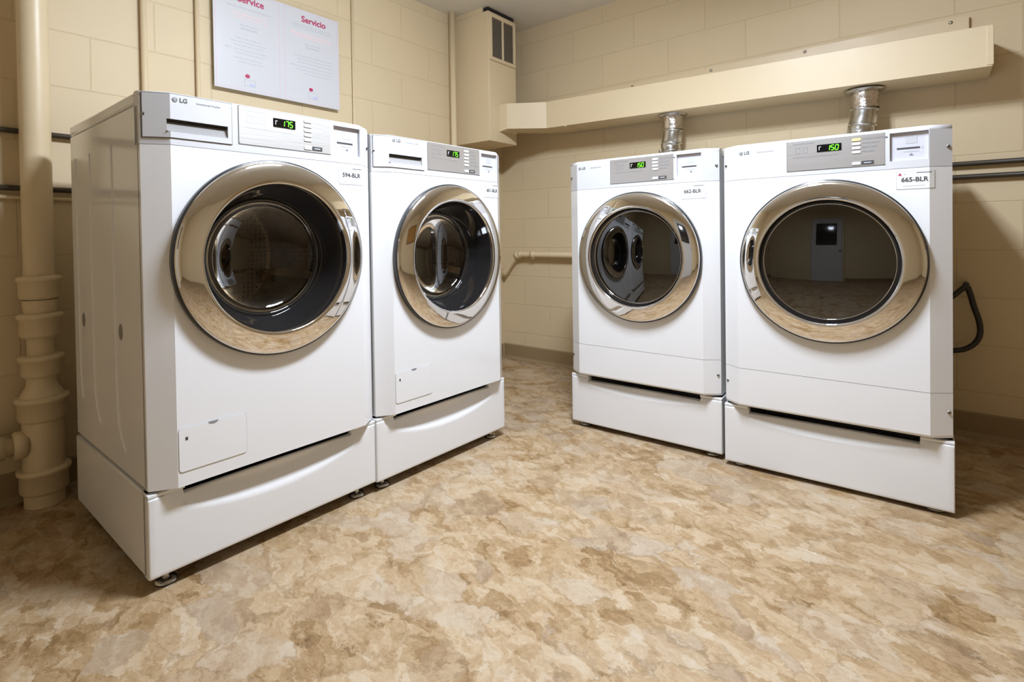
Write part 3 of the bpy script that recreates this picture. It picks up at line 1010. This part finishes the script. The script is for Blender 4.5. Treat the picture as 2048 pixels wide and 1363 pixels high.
    mb.build('arrow_mark', MT['grey_print'], rd)
    # ---- front panel with door opening, lower panel on the dryers
    low = 0.0 if washer else 0.142
    mb = MB()
    front_with_hole(mb, low + (0.0007 if low else 0), seam - 0.0006, dcx, dcz, R - 0.045)
    mb.build('front_panel', MT['white'], e)
    if not washer:
        mb = MB()
        plate(mb, -BW, BW, 0.0, low - 0.0007, (), back=0.03, rbot=0.010)
        mb.build('lower_panel', MT['white'], e)
        for sg in (-1, 1):
            screw_part(sg * 0.329, 0.082, e)
        screw_part(-0.329, Z(0.072), e)
    screw_part(0.329, Z(0.070), e)
    if washer:
        screw_part(-0.331, Z(0.058), e)
        # pump filter cover
        f0, f1, fz0, fz1 = -0.280, -0.110, 0.037 * s, 0.146 * s
        mb = MB(); slab(mb, f0 - 0.0016, f1 + 0.0016, fz0 - 0.0016, fz1 + 0.0016, 0.009, 0.0, 0.0006)
        mb.mi = 1; slab(mb, f0, f1, fz0, fz1, 0.008, 0.0004, 0.0016)
        fo = mb.build('filter_cover', [MT['faint_print'], MT['white']], e)
        mx = (f0 + f1) / 2 - 0.002
        mb = MB()
        n = 12
        pts = [(mx + 0.013 * cos(pi + pi * k / n), fz1 + 0.0005 + 0.008 * sin(pi + pi * k / n)) for k in range(n + 1)]
        mb.f([mb.v((x, FY - 0.0023, z)) for x, z in pts])
        mb.build('finger_notch', MT['pocket'], fo)
        MB().box(f0 + 0.015, f0 + 0.021, FY - 0.0026, FY - 0.0019, fz1 - 0.032, fz1 - 0.024).build('cover_screw', MT['dark_print'], fo)
    # ---- asset sticker
    t0, t1 = 0.199, 0.297
    tz1 = Z(0.1405); tz0 = tz1 - 0.0585 * s
    mb = MB()
    slab(mb, t0, t1, tz0, tz1, 0.003, 0.0, 0.0006)
    mb.mi = 1
    slab(mb, t0 + 0.0016, t1 - 0.0016, tz0 + 0.0016, tz1 - 0.0016, 0.002, 0.0004, 0.0006)
    st = mb.build('asset_sticker', [MT['faint_print'], MT['sticker']], e)
    mb = MB()
    mb.merge(text_mesh(code, 0.0195, 0.0005), text_mat((t0 + t1) / 2 - 0.002, FY - 0.0012, tz0 + 0.030 * s))
    mb.mi = 1
    slab(mb, t0 + 0.052, t1 - 0.008, tz1 - 0.0085, tz1 - 0.0055, 0, 0.0009, 0.0004)
    mb.mi = 2
    slab(mb, t0 + 0.018, t1 - 0.024, tz0 + 0.010, tz0 + 0.0115, 0, 0.0009, 0.0004)
    mb.mi = 3 if red_mark else 2
    cx_, cz_ = t0 + 0.010, tz1 - 0.010
    mb.f([mb.v((cx_ - 0.005, FY - 0.0013, cz_ - 0.004)), mb.v((cx_ + 0.005, FY - 0.0013, cz_ - 0.004)), mb.v((cx_, FY - 0.0013, cz_ + 0.005))])
    mb.mi = 2
    mb.f([mb.v((cx_ + 0.010, FY - 0.0013, cz_ - 0.002)), mb.v((cx_ + 0.015, FY - 0.0013, cz_ - 0.002)), mb.v((cx_ + 0.013, FY - 0.0013, cz_ + 0.003))])
    mb.build('sticker_lettering', [MT['dark_print'], MT['grey_print'], MT['faint_print'], MT['redprint']], st)
    # ---- door
    Ri = R - 0.068
    c = (dcx, FY, dcz)
    k = R / 0.280
    d_ = MB()
    d_.lathe([(R - 0.004, 0.002), (R, -0.001), (R, -0.016), (R - 0.002, -0.019), (R - 0.006, -0.0195)], 128, 'y', c)
    do = d_.build('door', MT['rim'], e)
    prof = [(R - 0.0045, -0.0185), (R - 0.0062, -0.0225), (R - 0.010, -0.0265), (R - 0.017, -0.0296), (R - 0.030, -0.0332), (R - 0.045, -0.0366), (R - 0.058, -0.0391), (R - 0.0655, -0.0402), (R - 0.0685, -0.039), (R - 0.0695, -0.036), (R - 0.0695, -0.031)]
    MB().lathe(prof, 128, 'y', c).build('chrome_ring', MT['chrome'], do)
    if washer:
        pf = [(Ri - 0.001, -0.033), (Ri - 0.006, -0.022), (Ri - 0.014, 0.008), (Ri - 0.026, 0.045), (Ri - 0.034, 0.068), (Ri - 0.040, 0.076)]
        MB().lathe(pf, 96, 'y', c).build('door_funnel', MT['gloss_black'], do)
        MB().lathe([(Ri - 0.038, 0.072), (Ri - 0.042, 0.070), (Ri - 0.047, 0.074), (Ri - 0.047, 0.082)], 96, 'y', c).build('inner_rim', MT['gloss_black'], do)
        g = Ri - 0.045
        pg = [(g * sin(a), 0.078 + 0.050 * cos(a) - 0.0) for a in [pi / 2 * (1 - i / 12) for i in range(13)]]
        MB().lathe(pg, 64, 'y', c).build('glass_bowl', MT['glass'], do)
        dm = MB()
        dm.lathe([(0.185, 0.10), (0.205, 0.115), (0.245, 0.135), (0.245, 0.50), (0.22, 0.515), (0.10, 0.505), (0.0, 0.495)], 72, 'y', c)
        dro = dm.build('drum', MT['steel'], e)
        for i in range(3):
            a = radians(100 + 120 * i)
            ux, uz = cos(a), sin(a); tx, tz = -sin(a), cos(a)
            mb = MB()
            secs = []
            for (yy, hgt) in ((0.16, 0.02), (0.20, 0.055), (0.42, 0.055), (0.47, 0.02)):
                sec = []
                for (tt, rr) in ((-0.030, 0.243), (-0.014, 0.243 - hgt), (0.014, 0.243 - hgt), (0.030, 0.243)):
                    sec.append(mb.v((dcx + ux * rr + tx * tt, FY + yy, dcz + uz * rr + tz * tt)))
                secs.append(sec)
            for A, B in zip(secs, secs[1:]):
                for q in range(3):
                    mb.f([A[q], A[q + 1], B[q + 1], B[q]])
            mb.f(secs[0]); mb.f(list(reversed(secs[-1])))
            mb.build('drum_paddle', MT['steelplain'], dro)
        MB().lathe([(0.0, 0.470), (0.03, 0.472), (0.075, 0.485), (0.08, 0.505)], 48, 'y', c).build('drum_hub', MT['steelplain'], dro)
        MB().lathe([(Ri - 0.030, 0.060), (Ri - 0.022, 0.075), (0.20, 0.085), (0.215, 0.10), (0.20, 0.118)], 72, 'y', c).build('door_gasket', MT['rim'], e)
    else:
        MB().lathe([(Ri - 0.0012, -0.033), (Ri - 0.003, -0.022), (Ri - 0.006, -0.013), (Ri - 0.0125, -0.012)], 96, 'y', c).build('door_bezel', MT['gloss_black'], do)
        MB().lathe([(Ri - 0.0115, -0.0115), (Ri - 0.0120, -0.016), (Ri - 0.0133, -0.0178), (Ri - 0.0148, -0.016), (Ri - 0.0152, -0.0115)], 96, 'y', c).build('bezel_trim', MT['chrome'], do)
        g = Ri - 0.0148
        Rs = 1.0
        pg = [(g * i / 14, -0.0145 - (sqrt(Rs ** 2 - (g * i / 14) ** 2) - sqrt(Rs ** 2 - g ** 2))) for i in range(14, -1, -1)]
        MB().lathe(pg, 72, 'y', c).build('door_glass', MT['tint'], do)
        dm = MB()
        dm.lathe([(0.19, 0.01), (0.20, 0.05), (0.25, 0.07), (0.25, 0.45), (0.0, 0.46)], 64, 'y', c)
        dm.build('drum', MT['darkdrum'], e)
    return e

MACH = {
    'W1': ((-1.5513, 0.4663), (sin(0.0118), cos(0.0118)), 0.0406, 0.2552, 1.2745),
    'W2': ((-1.5351, 1.1528), (sin(0.0187), cos(0.0187)), 0.0387, 0.2600, 1.2571),
    'D1': ((-1.3538, 2.1323), (cos(0.0088), sin(0.0088)), 0.0236, 0.2449, 1.2269),
    'D2': ((-0.6501, 2.1145), (cos(0.0217), sin(0.0217)), 0.0167, 0.2379, 1.2199),
}
def ped(k, scoop, label):
    P0, du, zb, zt, _ = MACH[k]
    build_pedestal(P0, du, zb, zt, scoop, label)
def mach(k, kind, door, digits, code, label, panel_mat, **kw):
    P0, du, _, zb, zt = MACH[k]
    build_machine(kind, P0, du, zb + 0.008, zt, door, digits, code, label, panel_mat, **kw)

ped('W1', 0.088, 'white drawer pedestal under the nearest left washer, wide side showing')
ped('W2', 0.092, 'white drawer pedestal under the second washer, beside the floor gap')
ped('D1', 0.050, 'white drawer pedestal under the left dryer, nearest the room corner')
ped('D2', 0.055, 'white drawer pedestal under the right dryer, nearest the dark wall')
mach('W1', 'washer', (-0.010, 0.842, 0.282), '175', '594-BLR', 'nearest white front loading washer at far left with its side in view', MT['glarepanel'], side_press=True)
mach('W2', 'washer', (-0.004, 0.818, 0.280), '175', '601-BLR', 'white front loading washer second from left with grey control panel', MT['silver'])
mach('D1', 'dryer', (0.008, 0.796, 0.276), '150', '662-BLR', 'white dryer on the left of its pair, under the shorter exhaust pipe', MT['silver'])
mach('D2', 'dryer', (0.006, 0.792, 0.277), '150', '665-BLR', 'white dryer at far right with a red mark on its sticker', MT['silver'], red_mark=True)

# ------------------------------------------------------------------ left wall: drain stack, conduits, sign
PXC, PYC = -2.415, 0.422
e = empty('drain_pipe', (PXC, PYC, 0.0))
tag(e, 'thick beige painted cast iron drain stack left of the washers', 'pipe')
MB().lathe([(0.042, 0.775), (0.042, CEIL)], 40).build('upper_pipe', MT['pipe_paint'], e)
def hub(z0, z1, r, rim):
    h = z1 - z0
    prof = [(r - 0.012, z0 - 0.004), (r - 0.004, z0), (r, z0 + 0.008), (r, z1 - 0.022), (r + rim, z1 - 0.018), (r + rim + 0.002, z1 - 0.010), (r + rim, z1 - 0.003), (r - 0.004, z1), (r - 0.018, z1 + 0.001)]
    MB().lathe(prof, 40).build('hub', MT['pipe_paint'], e)
hub(0.705, 0.782, 0.056, 0.004)
hub(0.575, 0.655, 0.056, 0.005)
hub(0.440, 0.512, 0.055, 0.006)
hub(0.290, 0.372, 0.066, 0.006)
hub(0.045, 0.128, 0.066, 0.006)
MB().lathe([(0.048, 0.70), (0.046, 0.68), (0.044, 0.656)], 40).build('pipe_neck', MT['pipe_paint'], e)
MB().lathe([(0.044, 0.576), (0.038, 0.565), (0.037, 0.51)], 40).build('pipe_neck', MT['pipe_paint'], e)
MB().lathe([(0.046, 0.442), (0.041, 0.425), (0.043, 0.405), (0.055, 0.385), (0.060, 0.371)], 40).build('pipe_neck', MT['pipe_paint'], e)
MB().lathe([(0.056, 0.291), (0.056, 0.127)], 40).build('tee_body', MT['pipe_paint'], e)
MB().lathe([(0.055, 0.046), (0.055, 0.0)], 40, cap0=False).build('pipe_foot', MT['pipe_paint'], e)
mb = MB()
mb.tube([(0.0, -0.03, 0.215), (0.0, -0.50, 0.235)], 0.030, 24)
mb.tube([(0.0, -0.045, 0.2157), (0.0, -0.075, 0.217), (0.0, -0.08, 0.217)], [0.046, 0.046, 0.040], 24)
mb.tube([(0.0, -0.10, 0.2176), (0.0, -0.16, 0.220)], 0.040, 24)
mb.build('side_branch', MT['pipe_paint'], e)

def conduit(y, r, z0, z1, label, name='conduit', x=None, cat='conduit'):
    x = ROOM_X0 + r + 0.004 if x is None else x
    e = empty(name, (x, y, z0)); tag(e, label, cat)
    MB().tube([(0, 0, 0), (0, 0, z1 - z0)], r, 16).build('tube', MT['pipe_paint'], e)
conduit(0.772, 0.0115, 0.0, CEIL, 'beige vertical conduit on the wall above the nearest washer, left of the other')
conduit(0.972, 0.0085, 0.0, CEIL, 'thin beige vertical conduit just left of the white notice')
conduit(1.757, 0.0060, 0.0, CEIL, 'very thin beige conduit on the wall just right of the white notice')
conduit(2.485, 0.0190, 0.0, CEIL, 'beige vertical pipe beside the vent chase near the corner', 'riser_pipe', x=-2.450, cat='pipe')

def hpipe(name, label, p0, p1, r, mat, cat='conduit', brackets=(), standoff=None):
    e = empty(name, p0); tag(e, label, cat)
    d = Vector(p1) - Vector(p0)
    MB().tube([(0, 0, 0), d], r, 14).build('tube', mat, e)
    for t in brackets:
        c = d * t
        mb = MB()
        n = Vector((1, 0, 0)) if abs(d.y) > abs(d.x) else Vector((0, -1, 0))
        al = d.normalized()
        mb.tube([c - al * 0.010, c + al * 0.010], r + 0.003, 14)
        mb.tube([c - n * 0.0, c - n * standoff], 0.006, 8)
        mb.tube([c, c + Vector((0, 0, -0.030))], 0.005, 8)
        mb.build('hanger', mat, e)
hpipe('wall_conduit', 'upper dark horizontal conduit on the left wall behind the drain stack', (ROOM_X0 + 0.017, -0.9, 1.295), (ROOM_X0 + 0.017, 2.5, 1.255), 0.0095, MT['dark_pipe'])
hpipe('wall_conduit', 'lower dark horizontal conduit on the left wall behind the drain stack', (ROOM_X0 + 0.017, -0.9, 1.092), (ROOM_X0 + 0.017, 2.5, 1.070), 0.0095, MT['dark_pipe'])
hpipe('wall_conduit', 'thin beige horizontal conduit just under the lower dark one on the left wall', (ROOM_X0 + 0.012, -0.9, 1.060), (ROOM_X0 + 0.012, 2.5, 1.038), 0.007, MT['pipe_paint'])
hpipe('wall_conduit', 'upper dark horizontal conduit on the back wall right of the dryers', (-0.9, ROOM_Y1 - 0.020, 1.178), (ROOM_X1 - 0.01, ROOM_Y1 - 0.020, 1.160), 0.011, MT['dark_pipe'])
hpipe('wall_conduit', 'lower dark horizontal conduit with a hanger on the back wall right of the dryers', (-0.9, ROOM_Y1 - 0.020, 1.122), (ROOM_X1 - 0.01, ROOM_Y1 - 0.020, 1.104), 0.011, MT['dark_pipe'], brackets=(0.425,), standoff=0.018)

# water pipe low on the back wall, seen between washers and dryers
e = empty('water_pipe', (-2.33, ROOM_Y1 - 0.045, 0.757)); tag(e, 'beige water pipe low on the back wall between washers and dryers', 'pipe')
MB().tube(smooth_path([(-0.13, 0.0, -0.15), (-0.045, 0, -0.045), (-0.012, 0, -0.006), (0.03, 0, 0.0), (0.10, 0, 0.0)], 6) + [Vector((1.75, 0, -0.004))], 0.019, 18).build('tube', MT['pipe_paint'], e)
mb = MB()
mb.tube([(0.115, 0, 0), (0.150, 0, 0)], 0.023, 18)
mb.box(0.124, 0.141, -0.006, 0.044, -0.030, 0.012, 0.002)
mb.build('pipe_clip', MT['pipe_paint'], e)
mb = MB(); mb.tube([(-0.02, 0, -0.014), (0.012, 0, 0.0)], 0.024, 18); mb.tube([(0.012, 0, 0), (0.035, 0, 0)], 0.023, 18)
mb.build('elbow', MT['pipe_paint'], e)

# sign
SX = ROOM_X0 + 0.024
e = empty('service_notice', (SX, 1.345, 1.568)); e.rotation_euler = (0, 0, pi / 2)
tag(e, 'white laminated two page notice in red headings on the left wall', 'notice')
SW, SH = 0.625, 0.462
mb = MB()
mb.box(-SW / 2, SW / 2, -0.0025, 0.0025, 0, SH, 0.0)
mb.build('board', MT['paper'], e)
mb = MB()
for sx_ in (-SW / 2 + 0.05, SW / 2 - 0.05):
    for sz_ in (0.05, SH - 0.05):
        mb.lathe([(0.008, 0.0024), (0.008, 0.0235)], 12, 'y', (sx_, 0, sz_))
mb.build('wall_spacer', MT['pipe_paint'], e)
def notice_page(x0, title, dz, rows):
    pw = 0.300
    y = -0.0030
    xc = x0 + pw / 2
    pz = 0.008
    mb = MB()
    # thin border
    for (a, b_, c, d) in ((x0 + .004, x0 + pw - .004, pz, pz + .002), (x0 + .004, x0 + pw - .004, SH - .008, SH - .006), (x0 + .004, x0 + .006, pz, SH - .006), (x0 + pw - .006, x0 + pw - .004, pz, SH - .006)):
        mb.box(a, b_, y, y + 0.0004, c, d)
    mb.mi = 1
    mb.merge(text_mesh(title, 0.042, 0.0010), text_mat(xc + 0.012, y, SH - 0.046))
    for (z, x_a, x_b, hh, mi, words) in rows:
        mb.mi = mi
        x = x_a
        rnd = random.Random(int(z * 1e4) + len(title))
        while x < x_b:
            w_ = min(rnd.uniform(0.010, 0.028), x_b - x)
            mb.box(xc + x, xc + x + w_, y, y + 0.0004, z - hh / 2, z + hh / 2)
            x += w_ + 0.004
    # little washer drawing with a red knob of detergent above
    mb.mi = 1
    rc = (xc - 0.010, 0.062 + dz)
    mb.f([mb.v((rc[0] + 0.011 * cos(a), y - .0002, rc[1] + 0.009 * sin(a))) for a in [2 * pi * i / 16 for i in range(16)]])
    mb.mi = 2
    for (a, b_, c, d) in ((-.024, .026, .046, .048), (-.024, .026, .016, .018), (-.024, -.022, .016, .048), (.024, .026, .016, .048)):
        mb.box(xc + a, xc + b_, y, y + .0003, c + dz, d + dz)
    mb.mi = 4
    mb.box(xc + .000, xc + .022, y - .0001, y + .0003, 0.019 + dz, 0.030 + dz)
    mb.build('notice_page', [MT['magenta'], MT['redprint'], MT['faint_print'], MT['redsoft'], MT['blueprint']], e)
rowsA = [(0.378, -0.095, 0.105, 0.0045, 2, 1), (0.348, -0.08, 0.085, 0.006, 3, 1), (0.332, -0.06, 0.09, 0.005, 3, 1), (0.300, -0.040, 0.045, 0.005, 2, 1), (0.285, -0.035, 0.04, 0.008, 2, 1),
         (0.238, -0.06, 0.06, 0.004, 2, 1), (0.222, -0.08, 0.08, 0.004, 2, 1), (0.206, -0.07, 0.07, 0.004, 2, 1), (0.188, -0.105, -0.08, 0.006, 2, 1), (0.186, -0.07, 0.085, 0.004, 2, 1), (0.170, -0.06, 0.075, 0.004, 2, 1), (0.148, -0.07, 0.06, 0.004, 2, 1), (0.132, -0.05, 0.07, 0.004, 2, 1)]
rowsB = [(0.385, -0.105, 0.105, 0.0045, 2, 1), (0.373, -0.10, 0.10, 0.0045, 2, 1), (0.342, -0.115, 0.115, 0.006, 3, 1), (0.328, -0.10, 0.11, 0.006, 3, 1), (0.295, -0.040, 0.045, 0.005, 2, 1), (0.280, -0.035, 0.04, 0.008, 2, 1),
         (0.232, -0.10, 0.115, 0.004, 2, 1), (0.216, -0.08, 0.11, 0.004, 2, 1), (0.200, -0.08, 0.11, 0.004, 2, 1), (0.182, -0.115, -0.092, 0.006, 2, 1), (0.180, -0.085, 0.11, 0.004, 2, 1), (0.164, -0.085, 0.10, 0.004, 2, 1), (0.148, -0.05, 0.09, 0.004, 2, 1)]
notice_page(-SW / 2 + 0.004, 'Service', 0.010, rowsA)
notice_page(SW / 2 - 0.304, 'Servicio', 0.012, rowsB)

# ------------------------------------------------------------------ vent chase in the corner
CX0, CX1, CY0, CY1, CZ0, CZ1 = ROOM_X0, -2.205, 2.556, 2.83, 1.492, CEIL - 0.030
e = empty('vent_chase', ((CX0 + CX1) / 2, (CY0 + CY1) / 2, CZ0)); tag(e, 'beige boxed vent chase with a grille in the room corner', 'vent chase')
ox, oy = (CX0 + CX1) / 2, (CY0 + CY1) / 2
mb = MB().box(CX0 - ox + 0.001, CX1 - ox, CY0 - oy, CY1 - oy, 0, CZ1 - CZ0, 0.003)
mb.build('casing', MT['paint'], e)
MB().box(CX0 - ox + 0.001, CX1 - ox - 0.050, CY0 - oy, CY1 - oy, CZ1 - CZ0 - 0.004, CEIL - CZ0 - 0.0005).build('ceiling_collar', MT['paint'], e)
MB().box(CX1 - ox - 0.052, CX1 - ox - 0.012, CY0 - oy + 0.012, CY1 - oy - 0.002, CZ1 - CZ0 - 0.004, CEIL - CZ0 - 0.0005).build('gap_shade', MT['void'], e)  # black block put in for the shade of the open gap
gx = CX1 - ox
gy0, gy1, gz0, gz1 = CY0 - oy + 0.006, CY1 - oy - 0.010, 2.000 - CZ0, 2.292 - CZ0
mb = MB()
t = 0.022
mb.box(gx, gx + 0.010, gy0, gy1, gz0, gz0 + t, 0.002); mb.box(gx, gx + 0.010, gy0, gy1, gz1 - t, gz1, 0.002)
mb.box(gx, gx + 0.010, gy0, gy0 + t, gz0 + t, gz1 - t, 0.002); mb.box(gx, gx + 0.010, gy1 - t, gy1, gz0 + t, gz1 - t, 0.002)
gm = (gy0 + gy1) / 2
mb.box(gx, gx + 0.009, gm - 0.008, gm + 0.008, gz0 + t, gz1 - t, 0.002)
gf = mb.build('grille_frame', MT['paint'], e)
for a, b_ in ((gy0 + t, gm - 0.008), (gm + 0.008, gy1 - t)):
    mb = MB()
    mb.box(gx + 0.0005, gx + 0.0015, a, b_, gz0 + t, gz1 - t)
    z = gz0 + t + 0.006
    while z < gz1 - t - 0.003:
        mb.box(gx + 0.001, gx + 0.005, a, b_, z - 0.0015, z + 0.0015)
        z += 0.011
    mb.build('grille_panel', MT['grille'], gf)

# ------------------------------------------------------------------ horizontal exhaust duct
e = empty('exhaust_duct', (-0.9, 2.9, 1.55)); tag(e, 'long beige rectangular exhaust duct on the back wall above the dryers', 'duct')
F = [(-2.204, 2.652), (-2.150, 2.660), (-1.935, 2.790), (0.162, 2.790)]
B = [(-2.204, 2.815), (-2.190, 2.830), (-1.960, 3.012), (0.162, 3.012)]
ztop = [1.732, 1.732, 1.730, 1.683]
zbot = [1.560, 1.572, 1.566, 1.524]
mb = MB()
o_ = Vector((-0.9, 2.9, 1.55))
ring = []
for i in range(4):
    ring.append([mb.v(Vector((F[i][0], F[i][1], zbot[i])) - o_), mb.v(Vector((F[i][0], F[i][1], ztop[i])) - o_), mb.v(Vector((B[i][0], B[i][1], ztop[i])) - o_), mb.v(Vector((B[i][0], B[i][1], zbot[i])) - o_)])
for A_, B_ in zip(ring, ring[1:]):
    for k in range(4):
        mb.f([A_[k], A_[(k + 1) % 4], B_[(k + 1) % 4], B_[k]])
mb.f(ring[0]); mb.f(list(reversed(ring[-1])))
es = [ed for ed in mb.bm.edges if ed.is_manifold and ed.calc_face_angle(0) > 0.3]
bmesh.ops.bevel(mb.bm, geom=es, offset=0.004, segments=2, profile=0.5, affect='EDGES')
mb.build('duct_body', MT['paint'], e)
mb = MB()
x0, x1 = -1.75, 0.10
v0 = [Vector((x0, 2.80, 1.727)), Vector((x1, 2.80, 1.686)), Vector((x1, 2.99, 1.695)), Vector((x0, 2.99, 1.735))]
mb.box(x0 - o_.x, x1 - o_.x, 3.006 - o_.y, 3.029 - o_.y, 1.700 - o_.z, 1.800 - o_.z)
mb.build('wall_flange', MT['paint'], e)
for x in (-1.45, -0.98, -0.52, 0.04):
    MB().lathe([(0, -0.004), (0.007, -0.003), (0.008, 0.0)], 12, 'y', (x - o_.x, 3.006 - o_.y, 1.785 - o_.z)).build('flange_screw', MT['screw'], e)
MB().lathe([(0.0, 0.004), (0.006, 0.003), (0.007, 0.0)], 12, 'x', (0.162 - o_.x, 2.82 - o_.y, 1.61 - o_.z)).build('end_screw', MT['screw'], e)
mb = MB()
xr = 0.145
mb.box(xr - 0.0 - o_.x, 0.166 - o_.x, 2.7865 - o_.y, 2.795 - o_.y, 1.529 - o_.z, 1.680 - o_.z, 0.002)
mb.build('end_cap', MT['paint'], e)
mb = MB()
mb.box(-1.80 - o_.x, -1.785 - o_.x, 2.788 - o_.y, 3.0 - o_.y, 1.5585 - o_.z, 1.567 - o_.z)
mb.build('seam_strip', MT['paint'], e)

# exhaust pipes from dryer backs up into the duct
def exhaust(xt, xb, ytop, zduct, label):
    e = empty('exhaust_pipe', (xb, 2.875, 0.45)); tag(e, label, 'exhaust pipe', 'metal exhaust pipes behind the dryers')
    R_ = 0.053
    L = lambda x, y, z: Vector((x - xb, y - 2.875, z - 0.45))
    zt = zduct - 0.001
    # flange
    mb = MB()
    mb.lathe([(R_, -0.006), (R_ + 0.024, -0.005), (R_ + 0.026, -0.001), (R_ + 0.02, 0.0)], 28, 'z', L(xt, ytop, zt))
    mb.build('flange', MT['galv'], e)
    mb = MB()
    pts = [L(xt, ytop, zt - 0.002 - 0.008 * k) for k in range(11)]
    rr = [R_ + random.uniform(-0.001, 0.003) for _ in pts]
    mb.tube(pts, rr, 28, caps=False)
    for v_ in mb.bm.verts:
        v_.co += Vector((random.uniform(-.0015, .0015), random.uniform(-.0015, .0015), 0))
    mb.build('foil_sleeve', MT['foil'], e)
    zz = zt - 0.080
    mb = MB()
    ribs = []
    rs = []
    path = [L(xt, ytop, zz), L(xt - (xt - xb) * .35, ytop, zz - 0.045), L(xb - 0.004, ytop, zz - 0.10), L(xb, ytop, zz - 0.16), L(xb, ytop, 0.62)]
    sm = smooth_path(path, 12)
    for i, p in enumerate(sm):
        ribs.append(p); rs.append(R_ - 0.002 + (0.0015 if i % 2 else 0.0))
    mb.tube(ribs, rs, 28, caps=False)
    mb.build('elbow_section', MT['galv'], e)
    for f_ in (0.006, 0.075, 0.118):
        t = f_
        c = L(xt - (xt - xb) * min(1, t / 0.11), ytop, zz - t)
        tilt = Vector((0.13 if t < .1 else -0.1, 0, 1)).normalized()
        mb = MB(); mb.tube([c - tilt * 0.005, c + tilt * 0.005], R_ + 0.003, 28, caps=True)
        mb.build('clamp_band', MT['galv'], e)
    c = L(xb - R_ - 0.004, ytop - 0.01, zz - 0.120)
    mb = MB().box(c.x - 0.006, c.x + 0.008, c.y - 0.012, c.y + 0.012, c.z - 0.014, c.z + 0.014, 0.003)
    mb.build('clamp_screw', MT['screw'], e)
    mb = MB(); mb.tube(smooth_path([L(xb, ytop, 0.63), L(xb, ytop, 0.53), L(xb, ytop - 0.01, 0.49), L(xb, ytop - 0.035, 0.475)], 6), R_ - 0.004, 24)
    mb.build('lower_elbow', MT['galv'], e)
exhaust(-1.155, -1.168, 2.895, 1.5495, 'silver exhaust pipe rising behind the left dryer, the shorter of two in view')
exhaust(-0.262, -0.276, 2.895, 1.526, 'silver exhaust pipe rising behind the right dryer with foil wrap')

# black hose loop right of the dryers
e = empty('drain_hose', (0.05, 2.96, 0.35)); tag(e, 'black hose looping out behind the right dryer by the wall', 'hose')
o_ = Vector((0.05, 2.96, 0.35))
pp = [(-0.20, 2.93, 0.44), (-0.05, 2.95, 0.535), (0.035, 2.97, 0.600), (0.085, 2.975, 0.648), (0.098, 2.975, 0.630), (0.112, 2.97, 0.570), (0.130, 2.965, 0.500), (0.128, 2.965, 0.440), (0.095, 2.96, 0.395), (0.03, 2.955, 0.375), (-0.15, 2.94, 0.37)]
MB().tube(smooth_path([Vector(p) - o_ for p in pp], 6), 0.011, 12).build('tube', MT['hose'], e)
MB().tube([Vector((0.080, 2.977, 0.640)) - o_, Vector((0.090, 2.977, 0.668)) - o_], 0.010, 10).build('hook', MT['hose'], e)
MB().box(0.082 - o_.x, 0.094 - o_.x, 2.975 - o_.y, 3.0295 - o_.y, 0.655 - o_.z, 0.667 - o_.z, 0.001).build('hook_bracket', MT['hose'], e)
